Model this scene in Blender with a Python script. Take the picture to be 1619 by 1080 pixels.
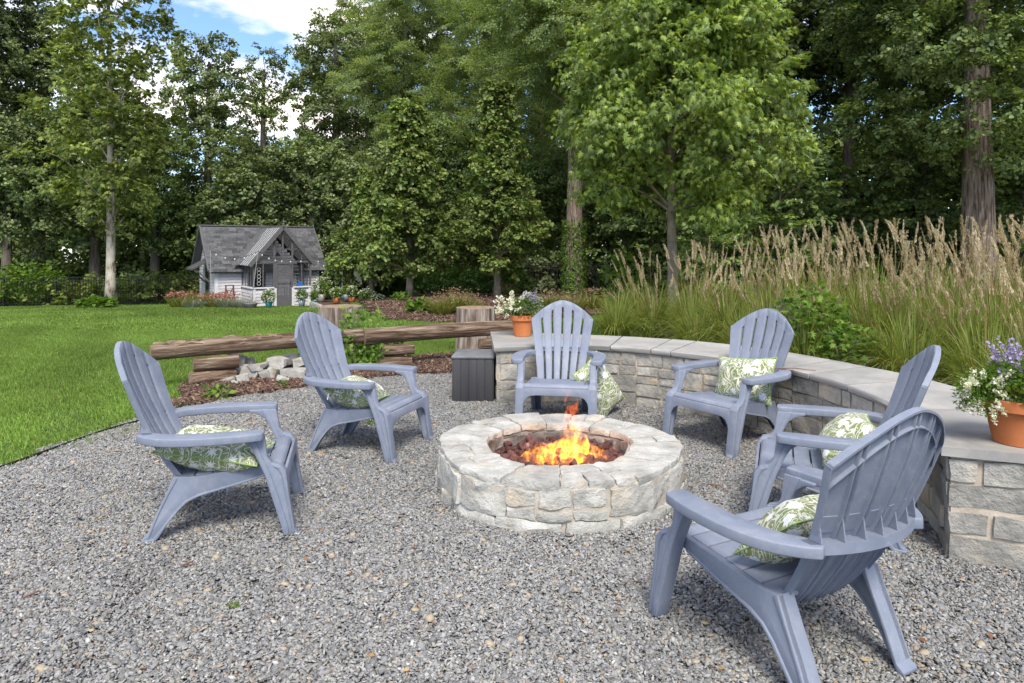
import bpy, bmesh, math, random
import numpy as np
from mathutils import Vector, geometry

for o in list(bpy.data.objects):
    bpy.data.objects.remove(o)
sc = bpy.context.scene
COL = sc.collection
R = math.radians
rng = np.random.default_rng(7)
random.seed(7)

# ------------------------------------------------------------------ camera
EYE = 1.443
FOC, HOR, CX = 1087.0, 390.0, 809.5          # focal length / horizon / centre of the 1619 px wide photograph
cam_d = bpy.data.cameras.new('camera')
cam = bpy.data.objects.new('camera', cam_d)
COL.objects.link(cam)
cam.location = (0, 0, EYE)
cam.rotation_euler = (R(90), 0, 0)
cam_d.sensor_width = 36
cam_d.lens = 36 * FOC / 1619
cam_d.shift_y = -(540 - HOR) / 1619
cam_d.clip_start = 0.05
cam_d.clip_end = 3000
sc.camera = cam

# ------------------------------------------------------------------ sky
SUN_EL, SUN_ROT = R(52), R(174)
world = bpy.data.worlds.new('World')
sc.world = world
world.use_nodes = True
wn, wl = world.node_tree.nodes, world.node_tree.links
bg = wn['Background']
sky = wn.new('ShaderNodeTexSky')
sky.sky_type = 'NISHITA'
sky.sun_disc = False
sky.sun_elevation = SUN_EL
sky.sun_rotation = SUN_ROT
sky.altitude = 200
sky.air_density = 1.0
sky.dust_density = 0.5
sky.ozone_density = 1.5
tc = wn.new('ShaderNodeTexCoord')
mp = wn.new('ShaderNodeMapping')
mp.inputs['Scale'].default_value = (1.0, 1.0, 2.4)
mp.inputs['Location'].default_value = (2.3, 0.65, 0.35)
wl.new(tc.outputs['Generated'], mp.inputs['Vector'])
nz = wn.new('ShaderNodeTexNoise')
nz.inputs['Scale'].default_value = 2.1
nz.inputs['Detail'].default_value = 9
nz.inputs['Roughness'].default_value = 0.55
wl.new(mp.outputs['Vector'], nz.inputs['Vector'])
rp = wn.new('ShaderNodeValToRGB')
rp.color_ramp.elements[0].position = 0.485
rp.color_ramp.elements[1].position = 0.585
wl.new(nz.outputs['Fac'], rp.inputs['Fac'])
mx = wn.new('ShaderNodeMix')
mx.data_type = 'RGBA'
mx.inputs['B'].default_value = (8.4, 7.6, 6.8, 1)
wl.new(rp.outputs['Color'], mx.inputs['Factor'])
deep = wn.new('ShaderNodeVectorMath'); deep.operation = 'MULTIPLY'
deep.inputs[1].default_value = (0.74, 0.84, 1.0)
wl.new(sky.outputs['Color'], deep.inputs[0])
wl.new(deep.outputs[0], mx.inputs['A'])
wl.new(mx.outputs['Result'], bg.inputs['Color'])
bg.inputs['Strength'].default_value = 0.12

sun_d = bpy.data.lights.new('sun', 'SUN')
sun_d.energy = 2.4
sun_d.angle = R(22)
sun_d.color = (1.0, 0.92, 0.80)
sun = bpy.data.objects.new('sun', sun_d)
COL.objects.link(sun)
# direction towards the sun: sky rotation 0 puts it on +Y, turning clockwise seen from above
sd = Vector((math.sin(SUN_ROT) * math.cos(SUN_EL), math.cos(SUN_ROT) * math.cos(SUN_EL), math.sin(SUN_EL)))
sun.rotation_euler = sd.to_track_quat('Z', 'Y').to_euler()

sc.view_settings.view_transform = 'Standard'
sc.view_settings.look = 'None'
sc.view_settings.gamma = 1.0
sc.view_settings.use_curve_mapping = False
sc.view_settings.exposure = 1.17
sc.cycles.max_bounces = 8
sc.cycles.diffuse_bounces = 4
sc.cycles.transparent_max_bounces = 12
sc.cycles.use_denoising = True

# ------------------------------------------------------------------ helpers
def at(px, Y):
    return (px - CX) * Y / FOC

def zat(py, Y):
    return EYE - (py - HOR) * Y / FOC

def tag(o, label=None, cat=None, group=None, kind=None):
    if label: o['label'] = label
    if cat: o['category'] = cat
    if group: o['group'] = group
    if kind: o['kind'] = kind
    return o

def empty(name, loc=(0, 0, 0), rz=0.0):
    o = bpy.data.objects.new(name, None)
    COL.objects.link(o)
    o.location = loc
    o.rotation_euler = (0, 0, rz)
    o.empty_display_size = 0.1
    return o

def link(name, me, parent=None, loc=None, rot=None):
    o = bpy.data.objects.new(name, me)
    COL.objects.link(o)
    if parent is not None: o.parent = parent
    if loc is not None: o.location = loc
    if rot is not None: o.rotation_euler = rot
    return o

def mesh(name, V, F, mat=None, smooth=False, tint=None):
    me = bpy.data.meshes.new(name)
    V = np.asarray(V, dtype=np.float32).reshape(-1, 3)
    if isinstance(F, np.ndarray):
        n, k = F.shape
        me.vertices.add(len(V)); me.vertices.foreach_set('co', V.ravel())
        me.loops.add(n * k); me.loops.foreach_set('vertex_index', F.astype(np.int32).ravel())
        me.polygons.add(n); me.polygons.foreach_set('loop_start', np.arange(0, n * k, k, dtype=np.int32))
        me.update(calc_edges=True)
    else:
        me.from_pydata(V.tolist(), [], [list(f) for f in F])
        me.update()
    if smooth:
        me.polygons.foreach_set('use_smooth', np.ones(len(me.polygons), dtype=bool))
    if mat is not None: me.materials.append(mat)
    if tint is not None:
        a = me.attributes.new('tint', 'FLOAT', 'POINT')
        a.data.foreach_set('value', np.asarray(tint, dtype=np.float32))
    return me

def auto_smooth(me, ang=35):
    bm = bmesh.new(); bm.from_mesh(me)
    for f in bm.faces: f.smooth = True
    for e in bm.edges:
        if len(e.link_faces) == 2 and e.calc_face_angle(0) > R(ang): e.smooth = False
    bm.to_mesh(me); bm.free()
    return me

def bevelled(name, V, F, mat, off=0.003, seg=2, ang=30):
    bm = bmesh.new()
    vs = [bm.verts.new(v) for v in V]
    for f in F:
        try: bm.faces.new([vs[i] for i in f])
        except ValueError: pass
    bmesh.ops.recalc_face_normals(bm, faces=bm.faces)
    bm.normal_update()
    if off:
        es = [e for e in bm.edges if len(e.link_faces) == 2 and e.calc_face_angle(0) > R(ang)]
        bmesh.ops.bevel(bm, geom=es, offset=off, segments=seg, profile=0.5, affect='EDGES', clamp_overlap=True)
    me = bpy.data.meshes.new(name)
    for f in bm.faces: f.smooth = True
    for e in bm.edges:
        if len(e.link_faces) == 2 and e.calc_face_angle(0) > R(50): e.smooth = False
    bm.to_mesh(me); bm.free()
    me.materials.append(mat)
    return me

class G:
    """collects pieces of one mesh"""
    def __init__(s): s.V = []; s.F = []; s.n = 0; s.T = []
    def add(s, V, F, t=None):
        V = np.asarray(V, float).reshape(-1, 3)
        s.V.append(V); s.F += [tuple(i + s.n for i in f) for f in F]
        s.T.append(np.full(len(V), 0.5 if t is None else t)) if np.ndim(t) == 0 else s.T.append(np.asarray(t))
        s.n += len(V)
        return s
    def box(s, a, b, t=None):
        x0, y0, z0 = a; x1, y1, z1 = b
        return s.add([(x0,y0,z0),(x1,y0,z0),(x1,y1,z0),(x0,y1,z0),(x0,y0,z1),(x1,y0,z1),(x1,y1,z1),(x0,y1,z1)],
                     [(0,3,2,1),(4,5,6,7),(0,1,5,4),(1,2,6,5),(2,3,7,6),(3,0,4,7)], t)
    def tube(s, P, r, n=8, t=None, cap=True):
        V, F = tube(P, r, n, cap); return s.add(V, F, t)
    def bar(s, a, b, w, h=None, t=None):
        """a square bar between two points"""
        a, b = Vector(a), Vector(b); h = h or w
        d = (b - a).normalized()
        u = d.cross(Vector((0, 0, 1)))
        u = Vector((1, 0, 0)) if u.length < 1e-3 else u.normalized()
        v = u.cross(d)
        V = []
        for p in (a, b):
            for i, j in ((-1, -1), (1, -1), (1, 1), (-1, 1)):
                V.append(p + u * i * w / 2 + v * j * h / 2)
        return s.add(V, [(0,3,2,1),(4,5,6,7),(0,1,5,4),(1,2,6,5),(2,3,7,6),(3,0,4,7)], t)
    def arr(s): return np.concatenate(s.V), s.F
    def me(s, name, mat, off=0, smooth=False, tint=False):
        V, F = s.arr()
        if off: return bevelled(name, V, F, mat, off)
        m = mesh(name, V, F, mat, smooth, np.concatenate(s.T) if tint else None)
        return m
    def obj(s, name, mat, parent=None, off=0, smooth=False, tint=False, loc=None, rot=None):
        return link(name, s.me(name, mat, off, smooth, tint), parent, loc, rot)

def tube(P, r, n=8, cap=True):
    P = np.asarray(P, float); m = len(P)
    r = np.broadcast_to(np.asarray(r, float), (m,))
    T = np.gradient(P, axis=0); T /= np.linalg.norm(T, axis=1)[:, None] + 1e-9
    ref = np.array([0, 0, 1.0]) if abs(T[0][2]) < .9 else np.array([1.0, 0, 0])
    V = []
    u = np.cross(T[0], ref); u /= np.linalg.norm(u)
    a = np.arange(n) * 2 * np.pi / n
    for i in range(m):
        u = u - T[i] * (u @ T[i]); u /= np.linalg.norm(u) + 1e-9
        w = np.cross(T[i], u)
        V.append(P[i] + r[i] * (np.cos(a)[:, None] * u + np.sin(a)[:, None] * w))
    V = np.concatenate(V); F = []
    for i in range(m - 1):
        for j in range(n):
            k = (j + 1) % n
            F.append((i*n+j, i*n+k, (i+1)*n+k, (i+1)*n+j))
    if cap: F += [tuple(range(n))[::-1], tuple((m-1)*n + j for j in range(n))]
    return V, F

def lathe(prof, n=28):
    V, F = [], []
    a = np.arange(n) * 2 * np.pi / n
    for r_, z in prof: V += [(r_*math.cos(t), r_*math.sin(t), z) for t in a]
    m = len(prof)
    for i in range(m - 1):
        for j in range(n):
            k = (j + 1) % n
            F.append((i*n+j, i*n+k, (i+1)*n+k, (i+1)*n+j))
    F += [tuple(range(n))[::-1], tuple((m-1)*n + j for j in range(n))]
    return V, F

class Wob:
    """cheap smooth numpy noise, about -1..1"""
    def __init__(s, seed, k=9):
        g = np.random.default_rng(seed)
        s.k = g.normal(size=(k, 3)); s.k /= np.linalg.norm(s.k, axis=1)[:, None]
        s.f = g.uniform(.6, 2.6, k); s.p = g.uniform(0, 6.28, k); s.a = 1 / s.f
        s.a /= np.sqrt((s.a**2).sum() / 2)
    def __call__(s, P, scale=1.0):
        P = np.asarray(P, float) * scale
        return (np.sin((P @ s.k.T) * s.f + s.p) * s.a).sum(-1) * .6

def cube_grid(nx, ny, nz):
    idx, V, F = {}, [], []
    def vi(p):
        k = tuple(p)
        if k not in idx: idx[k] = len(V); V.append(p)
        return idx[k]
    N = (nx, ny, nz)
    for ax in range(3):
        b, c = (ax + 1) % 3, (ax + 2) % 3
        for side in (0, N[ax]):
            for i in range(N[b]):
                for j in range(N[c]):
                    q = []
                    for di, dj in ((0,0),(1,0),(1,1),(0,1)):
                        p = [0,0,0]; p[ax] = side; p[b] = i+di; p[c] = j+dj; q.append(vi(p))
                    F.append(tuple(q if side else q[::-1]))
    return np.array(V, float) / np.array(N) * 2 - 1, F
_cg = {}
def rock(half, seed, round_=.35, amp=.06, n=(5, 4, 3), freq=1.6, chip=.0):
    """irregular stone block, half extents in metres; returns V, F centred at 0"""
    if n not in _cg: _cg[n] = cube_grid(*n)
    P, F = _cg[n]
    half = np.array(half, float); r = round_ * half.min()
    p = P * half; c = np.clip(p, -(half - r), half - r); d = p - c
    L = np.linalg.norm(d, axis=1)[:, None]
    q = np.where(L > 1e-9, c + r * d / (L + 1e-9), p)
    w = [Wob(seed * 3 + i) for i in range(3)]
    s = freq / half.mean()
    D = np.stack([w[i](q, s) for i in range(3)], 1)
    D2 = np.stack([w[(i+1) % 3](q + 3, s * 2.7) for i in range(3)], 1)
    q = q + amp * half.mean() * (D + .45 * D2)
    if chip:
        g = np.random.default_rng(seed)
        for _ in range(3):
            nrm = g.normal(size=3); nrm /= np.linalg.norm(nrm)
            lim = np.abs(half * nrm).sum() * (1 - chip * g.uniform(.7, 1.3))
            e = q @ nrm - lim
            q = q - np.maximum(e, 0)[:, None] * nrm
    return q, F

# ------------------------------------------------------------------ materials
def new_mat(name):
    m = bpy.data.materials.new(name); m.use_nodes = True
    nt = m.node_tree; b = nt.nodes['Principled BSDF']
    return m, nt, b

def ramp(nt, fac, stops, interp='LINEAR'):
    n = nt.nodes.new('ShaderNodeValToRGB'); cr = n.color_ramp; cr.interpolation = interp
    while len(cr.elements) < len(stops): cr.elements.new(0.5)
    for e, (p, c) in zip(cr.elements, stops):
        e.position = p; e.color = (*c, 1) if len(c) == 3 else c
    nt.links.new(fac, n.inputs['Fac'])
    return n.outputs['Color']

def noise(nt, scale, detail=5, rough=.6, vec=None, dist=0.0):
    n = nt.nodes.new('ShaderNodeTexNoise')
    n.inputs['Scale'].default_value = scale; n.inputs['Detail'].default_value = detail
    n.inputs['Roughness'].default_value = rough; n.inputs['Distortion'].default_value = dist
    if vec is not None: nt.links.new(vec, n.inputs['Vector'])
    return n.outputs['Fac']

def coords(nt, kind='Object', stretch=(1, 1, 1)):
    t = nt.nodes.new('ShaderNodeTexCoord'); m = nt.nodes.new('ShaderNodeMapping')
    m.inputs['Scale'].default_value = stretch
    nt.links.new(t.outputs[kind], m.inputs['Vector'])
    return m.outputs['Vector']

def math_(nt, op, a, b=None, clamp=False):
    n = nt.nodes.new('ShaderNodeMath'); n.operation = op; n.use_clamp = clamp
    for i, v in enumerate((a, b)):
        if v is None: continue
        if isinstance(v, (int, float)): n.inputs[i].default_value = v
        else: nt.links.new(v, n.inputs[i])
    return n.outputs[0]

def mixc(nt, f, a, b, mode='MIX'):
    n = nt.nodes.new('ShaderNodeMix'); n.data_type = 'RGBA'; n.blend_type = mode
    for k, v in (('Factor', f), ('A', a), ('B', b)):
        s = n.inputs[k]
        if isinstance(v, (int, float)): s.default_value = v
        elif isinstance(v, tuple): s.default_value = (*v, 1)
        else: nt.links.new(v, s)
    return n.outputs['Result']

def attr(nt, name, typ='GEOMETRY'):
    n = nt.nodes.new('ShaderNodeAttribute'); n.attribute_name = name; n.attribute_type = typ
    return n.outputs['Fac']

def bump(nt, b, h, strength=.4, dist=.01):
    n = nt.nodes.new('ShaderNodeBump'); n.inputs['Strength'].default_value = strength
    n.inputs['Distance'].default_value = dist
    nt.links.new(h, n.inputs['Height']); nt.links.new(n.outputs['Normal'], b.inputs['Normal'])

def pmat(name, stops, scale=6, detail=6, rough=.8, bmp=.4, bscale=None, bdist=.01, objvar=0.0, stretch=(1,1,1), spec=.3, kind='Object', dist=0.0, stain=None):
    m, nt, b = new_mat(name)
    v = coords(nt, kind, stretch)
    oi = nt.nodes.new('ShaderNodeObjectInfo')
    if objvar:   # each piece gets its own patch of the texture
        va = nt.nodes.new('ShaderNodeVectorMath'); va.operation = 'ADD'
        vm = nt.nodes.new('ShaderNodeMath'); vm.operation = 'MULTIPLY'; vm.inputs[1].default_value = 37.0
        nt.links.new(oi.outputs['Random'], vm.inputs[0])
        nt.links.new(v, va.inputs[0]); nt.links.new(vm.outputs[0], va.inputs[1]); v = va.outputs[0]
    f = noise(nt, scale, detail, .62, v, dist)
    c = ramp(nt, f, stops)
    if stain:
        sf = ramp(nt, noise(nt, stain[0], 4, .6, v), [(stain[1], (0,0,0)), (stain[2], (1,1,1))])
        c = mixc(nt, sf, c, stain[3])
    if objvar:
        mr = nt.nodes.new('ShaderNodeMapRange')
        mr.inputs['To Min'].default_value = 1 - objvar; mr.inputs['To Max'].default_value = 1 + objvar
        nt.links.new(oi.outputs['Random'], mr.inputs['Value'])
        cc = nt.nodes.new('ShaderNodeVectorMath'); cc.operation = 'SCALE'
        nt.links.new(c, cc.inputs[0]); nt.links.new(mr.outputs[0], cc.inputs['Scale']); c = cc.outputs[0]
    nt.links.new(c, b.inputs['Base Color'])
    b.inputs['Roughness'].default_value = rough
    b.inputs['Specular IOR Level'].default_value = spec
    if bmp:
        bump(nt, b, noise(nt, bscale or scale * 5, 5, .65, v), bmp, bdist)
    return m

def tint_mat(name, stops, rough=.85, spec=.25, inst=.25, trans=0.0, bmp=0, bscale=80):
    """colour from the per-piece 'tint' attribute, shifted a little by the per-patch 'itint'"""
    m, nt, b = new_mat(name)
    t = attr(nt, 'tint'); it = attr(nt, 'itint', 'INSTANCER')
    c = ramp(nt, t, stops)
    mr = nt.nodes.new('ShaderNodeMapRange')
    mr.inputs['To Min'].default_value = 1 - inst; mr.inputs['To Max'].default_value = 1 + inst
    nt.links.new(it, mr.inputs['Value'])
    cc = nt.nodes.new('ShaderNodeVectorMath'); cc.operation = 'SCALE'
    nt.links.new(c, cc.inputs[0]); nt.links.new(mr.outputs[0], cc.inputs['Scale']); c = cc.outputs[0]
    nt.links.new(c, b.inputs['Base Color'])
    b.inputs['Roughness'].default_value = rough; b.inputs['Specular IOR Level'].default_value = spec
    if bmp: bump(nt, b, noise(nt, bscale, 3, .6, coords(nt)), bmp)
    if trans:
        tr = nt.nodes.new('ShaderNodeBsdfTranslucent')
        cs = nt.nodes.new('ShaderNodeVectorMath'); cs.operation = 'MULTIPLY'; cs.inputs[1].default_value = (1.5, 1.45, .6)
        nt.links.new(c, cs.inputs[0]); nt.links.new(cs.outputs[0], tr.inputs['Color'])
        ms = nt.nodes.new('ShaderNodeMixShader'); ms.inputs[0].default_value = trans
        nt.links.new(b.outputs[0], ms.inputs[1]); nt.links.new(tr.outputs[0], ms.inputs[2])
        nt.links.new(ms.outputs[0], nt.nodes['Material Output'].inputs['Surface'])
    return m

def flat(name, c, rough=.6, spec=.4, metal=0.0, var=.15):
    return pmat(name, [(.3, tuple(x*(1-var) for x in c)), (.7, tuple(min(1, x*(1+var)) for x in c))], 9, 4, rough, .15, 60, .003, spec=spec) if not metal else _metal(name, c, rough, metal)
def _metal(name, c, rough, metal):
    m, nt, b = new_mat(name)
    nt.links.new(ramp(nt, noise(nt, 30, 4, .6, coords(nt)), [(.3, tuple(x*.8 for x in c)), (.7, c)]), b.inputs['Base Color'])
    b.inputs['Roughness'].default_value = rough; b.inputs['Metallic'].default_value = metal
    return m

# plastic of the chairs, chalky with dust where it has weathered
def chair_mat():
    m, nt, b = new_mat('weathered_blue_plastic')
    v = coords(nt)
    oi = nt.nodes.new('ShaderNodeObjectInfo')
    f = noise(nt, 4.5, 7, .68, v, .6)
    c = ramp(nt, f, [(.30, (.148, .176, .240)), (.52, (.178, .206, .268)), (.72, (.22, .247, .303))])
    f2 = noise(nt, 22, 6, .7, v)
    c = mixc(nt, ramp(nt, f2, [(.52, (0,0,0)), (.80, (.32,.32,.32))]), c, (.38, .385, .41))
    sp = ramp(nt, noise(nt, 160, 2, .5, v), [(.68, (0,0,0)), (.75, (.5,.5,.5))])
    c = mixc(nt, sp, c, (.40, .42, .46))
    nt.links.new(c, b.inputs['Base Color'])
    nt.links.new(ramp(nt, f2, [(.3, (.46,)*3), (.8, (.72,)*3)]), b.inputs['Roughness'])
    b.inputs['Specular IOR Level'].default_value = .4
    bump(nt, b, noise(nt, 26, 4, .6, coords(nt, 'Object', (1, .15, .15))), .12, .004)
    return m

def pillow_mat():
    m, nt, b = new_mat('printed_pillow_cotton')
    L = nt.links
    v = coords(nt)
    sep = nt.nodes.new('ShaderNodeSeparateXYZ'); L.new(v, sep.inputs[0])
    com = nt.nodes.new('ShaderNodeCombineXYZ')
    az = math_(nt, 'ABSOLUTE', sep.outputs[2])      # the cloth wraps over the stuffing
    L.new(math_(nt, 'MULTIPLY', sep.outputs[0], math_(nt, 'SUBTRACT', 1.0, math_(nt, 'MULTIPLY', az, 2.4))), com.inputs[0])
    L.new(math_(nt, 'MULTIPLY', sep.outputs[1], math_(nt, 'SUBTRACT', 1.0, math_(nt, 'MULTIPLY', az, 4.2))), com.inputs[1])
    p = com.outputs[0]
    # curling white stems: contour lines of a smooth noise
    def lines(scale, w0, w1, shift):
        mpp = nt.nodes.new('ShaderNodeMapping'); mpp.inputs['Location'].default_value = shift; L.new(p, mpp.inputs['Vector'])
        n = noise(nt, scale, 1, .4, mpp.outputs[0], .8)
        s = math_(nt, 'MULTIPLY', n, 9.0); s = math_(nt, 'FRACT', s); s = math_(nt, 'SUBTRACT', s, .5); s = math_(nt, 'ABSOLUTE', s)
        return ramp(nt, s, [(w0, (1,1,1)), (w1, (0,0,0))])
    base = mixc(nt, noise(nt, 60, 3, .6, p), (.15, .195, .075), (.21, .25, .115))
    st = lines(13, .13, .18, (0, 0, 0)); st2 = lines(19, .05, .10, (3, 5, 1))
    c = mixc(nt, st, base, (.55, .55, .49)); c = mixc(nt, st2, c, (.52, .54, .46))
    # flowers: voronoi discs with scalloped edges
    vo = nt.nodes.new('ShaderNodeTexVoronoi'); vo.inputs['Scale'].default_value = 13.0; vo.inputs['Randomness'].default_value = .75; L.new(p, vo.inputs['Vector'])
    sub = nt.nodes.new('ShaderNodeVectorMath'); sub.operation = 'SUBTRACT'
    sc_ = nt.nodes.new('ShaderNodeVectorMath'); sc_.operation = 'SCALE'; sc_.inputs['Scale'].default_value = 13.0; L.new(p, sc_.inputs[0])
    L.new(p, sub.inputs[0]); L.new(vo.outputs['Position'], sub.inputs[1])
    s2 = nt.nodes.new('ShaderNodeSeparateXYZ'); L.new(sub.outputs[0], s2.inputs[0])
    ang = nt.nodes.new('ShaderNodeMath'); ang.operation = 'ARCTAN2'; L.new(s2.outputs[1], ang.inputs[0]); L.new(s2.outputs[0], ang.inputs[1])
    pet = math_(nt, 'ABSOLUTE', math_(nt, 'SINE', math_(nt, 'MULTIPLY', ang.outputs[0], 3.5)))
    rad = math_(nt, 'ADD', vo.outputs['Distance'], math_(nt, 'MULTIPLY', pet, -.09))
    inner = ramp(nt, rad, [(.20, (1,1,1)), (.23, (0,0,0))]); outer = ramp(nt, rad, [(.28, (1,1,1)), (.31, (0,0,0))])
    core = ramp(nt, vo.outputs['Distance'], [(.05, (1,1,1)), (.07, (0,0,0))])
    c = mixc(nt, outer, c, (.66, .66, .62)); 
    c = mixc(nt, inner, c, mixc(nt, pet, (.36, .46, .68), (.66, .72, .80)))
    c = mixc(nt, core, c, (.80, .80, .76))
    L.new(c, b.inputs['Base Color']); b.inputs['Roughness'].default_value = .9; b.inputs['Specular IOR Level'].default_value = .1
    bump(nt, b, noise(nt, 420, 2, .5, v), .15, .001)
    return m

MAT = {}
MAT['plastic'] = chair_mat()
MAT['pillow'] = pillow_mat()
MAT['piping'] = flat('pillow_piping', (.25, .36, .12), .9, .1)
MAT['tagcloth'] = flat('care_label_cloth', (.75, .75, .72), .9, .1)
MAT['gravel'] = tint_mat('gravel_pebbles', [(0, (.125,.128,.13)), (.22, (.165,.17,.172)), (.45, (.215,.22,.22)), (.68, (.27,.273,.268)), (.83, (.33,.33,.32)), (.88, (.22,.225,.20)), (.92, (.33,.28,.20)), (.95, (.24,.175,.13)), (.97, (.18,.15,.13)), (.985, (.30,.30,.29)), (1, (.52,.5,.47))], .82, .3, .17, bmp=.3, bscale=200)
MAT['gravel_bed'] = pmat('gravel_bed_fines', [(.3, (.07,.072,.075)), (.7, (.17,.165,.155))], 60, 6, .95, .6, 150)
MAT['soil'] = pmat('lawn_soil', [(.3, (.035,.07,.012)), (.7, (.06,.11,.02))], 3, 6, .95, .4)
MAT['grass'] = tint_mat('lawn_blades', [(0, (.10,.17,.035)), (.5, (.155,.255,.05)), (.85, (.22,.33,.075)), (1, (.33,.36,.15))], .65, .2, .30, trans=.35)
MAT['mulch'] = tint_mat('mulch_chips', [(0, (.03,.02,.016)), (.5, (.085,.052,.04)), (.85, (.15,.098,.074)), (1, (.27,.20,.145))], .95, .1, .2)
MAT['mulch_bed'] = pmat('mulch_soil', [(.3, (.045,.028,.02)), (.7, (.13,.08,.058))], 25, 6, .95, .7, 70)
MAT['forest_floor'] = pmat('forest_floor_litter', [(.3, (.02,.02,.011)), (.55, (.045,.04,.02)), (.75, (.05,.075,.02))], 1.5, 8, .95, .6, 20)
MAT['pitstone'] = pmat('pale_pit_stone', [(.28, (.235,.235,.22)), (.5, (.37,.37,.345)), (.72, (.52,.515,.485))], 7, 8, .9, 1.0, 22, .02, objvar=.12, spec=.2, stain=(3.2, .56, .76, (.46,.40,.31)))
MAT['sootstone'] = pmat('sooty_pit_stone', [(.3, (.07,.062,.057)), (.5, (.19,.17,.155)), (.72, (.38,.355,.325))], 8, 8, .9, .9, 24, .012, objvar=.15, spec=.2)
MAT['mortar'] = pmat('sandy_mortar', [(.3, (.33,.28,.225)), (.7, (.50,.44,.365))], 14, 6, .95, .6, 90, .006)
MAT['pitmortar'] = pmat('pale_mortar', [(.3, (.31,.275,.23)), (.7, (.48,.44,.375))], 14, 6, .95, .6, 90, .006)
MAT['wallstone'] = pmat('grey_ashlar_stone', [(.26, (.20,.195,.175)), (.5, (.315,.31,.285)), (.74, (.46,.445,.40))], 8, 9, .9, 1.0, 26, .018, objvar=.26, spec=.2, stain=(4, .52, .72, (.42,.36,.27)))
MAT['bluestone'] = pmat('bluestone_cap', [(.25, (.20,.20,.195)), (.5, (.28,.277,.265)), (.75, (.38,.37,.34))], 2.6, 8, .8, .35, 30, .006, objvar=.08, spec=.3, stain=(1.6, .55, .8, (.36,.32,.26)), dist=.6)
MAT['lava'] = pmat('red_lava_rock', [(.3, (.04,.022,.02)), (.55, (.11,.05,.045)), (.75, (.25,.15,.13))], 18, 6, .95, .9, 70, .006, objvar=.35)
MAT['log'] = pmat('weathered_log_wood', [(.30, (.03,.017,.011)), (.43, (.10,.062,.04)), (.55, (.21,.15,.105)), (.70, (.38,.32,.25))], 26, 9, .9, 1.0, 50, .03, stretch=(.09, 1, 1), objvar=.12, dist=.5)
MAT['logv'] = pmat('standing_stump_wood', [(.32, (.06,.04,.03)), (.44, (.20,.15,.12)), (.56, (.36,.31,.27)), (.72, (.52,.48,.43))], 22, 9, .9, 1.0, 50, .03, stretch=(1, 1, .08), objvar=.1)
MAT['logend'] = pmat('sawn_log_end', [(.3, (.13,.085,.055)), (.7, (.34,.26,.18))], 14, 6, .9, .5, 60)
MAT['fieldstone'] = pmat('pale_field_stone', [(.3, (.20,.195,.18)), (.5, (.33,.32,.295)), (.75, (.48,.465,.42))], 9, 8, .9, .8, 30, .012, objvar=.15, stain=(6, .55, .7, (.22,.19,.13)))
MAT['terracotta'] = pmat('terracotta', [(.3, (.40,.125,.042)), (.7, (.52,.185,.07))], 6, 6, .85, .2, 60, .003, stain=(9, .6, .8, (.50,.32,.22)))
MAT['pot_soil'] = pmat('potting_soil', [(.3, (.02,.014,.01)), (.7, (.06,.04,.03))], 40, 5, .95, .6, 90)
MAT['resin'] = pmat('dark_grey_resin', [(.3, (.034,.035,.039)), (.55, (.052,.053,.058)), (.8, (.12,.12,.124))], 7, 7, .6, .35, 18, .006, stretch=(1, 1, .06))
MAT['resin_top'] = pmat('lighter_grey_resin_lid', [(.3, (.10,.104,.113)), (.7, (.18,.185,.195))], 9, 6, .6, .2, 50, .003)  # lid in a lighter grey than the box body
MAT['siding'] = pmat('lavender_grey_siding', [(.3, (.49,.48,.505)), (.7, (.58,.57,.595))], 4, 5, .7, .1, 40, .003, objvar=.04)
MAT['trimgrey'] = flat('dark_grey_trim', (.105,.10,.105), .55)
MAT['trimlight'] = flat('light_grey_trim', (.6,.595,.61), .6)
MAT['shade_sheathing'] = flat('shade_toned_sheathing', (.30,.295,.31), .8)  # sheathing colour darkened so the gaps between clapboards read as shadow lines
MAT['shingle'] = pmat('grey_asphalt_shingle', [(.3, (.05,.051,.055)), (.7, (.11,.112,.118))], 9, 6, .95, .5, 120, .004, objvar=.38)
MAT['metalblack'] = flat('black_aluminium', (.012,.012,.013), .45)
MAT['copper'] = pmat('brown_stepladder_wood', [(.3, (.12,.05,.03)), (.7, (.22,.10,.06))], 12, 5, .8, .2)
MAT['cream'] = flat('cream_cushion', (.66,.66,.50), .9, .1)
MAT['cable'] = flat('dark_cable', (.03,.03,.03), .6)
MAT['bulb'] = flat('milky_bulb', (.5,.5,.48), .3)
MAT['polemetal'] = flat('grey_pole_metal', (.25,.25,.26), .5)
MAT['potblue'] = flat('grey_blue_glazed_pot', (.18,.23,.27), .35)
MAT['potteal'] = flat('teal_glazed_pot', (.03,.22,.25), .3)
MAT['potstone'] = flat('pale_stone_pot', (.45,.42,.38), .8)
MAT['bark'] = pmat('grey_brown_bark', [(.3, (.05,.042,.034)), (.6, (.15,.125,.10)), (.8, (.24,.21,.17))], 14, 8, .95, 1.0, 26, .03, stretch=(1, 1, .12))
MAT['bark_big'] = pmat('furrowed_bark', [(.36, (.05,.036,.027)), (.48, (.17,.13,.10)), (.64, (.34,.285,.235))], 17, 7, .95, 1.0, 17, .06, stretch=(1, 1, .12), dist=.6)
MAT['bark_young'] = pmat('smooth_young_bark', [(.3, (.12,.10,.075)), (.7, (.26,.225,.175))], 9, 6, .9, .4, 30, .006)
MAT['bark_syc'] = pmat('mottled_sycamore_bark', [(.40, (.14,.11,.08)), (.46, (.30,.26,.20)), (.52, (.40,.37,.31)), (.7, (.50,.47,.41))], 5, 5, .85, .3, 20, .006, stretch=(1, 1, .5))
TR = .32
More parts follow.
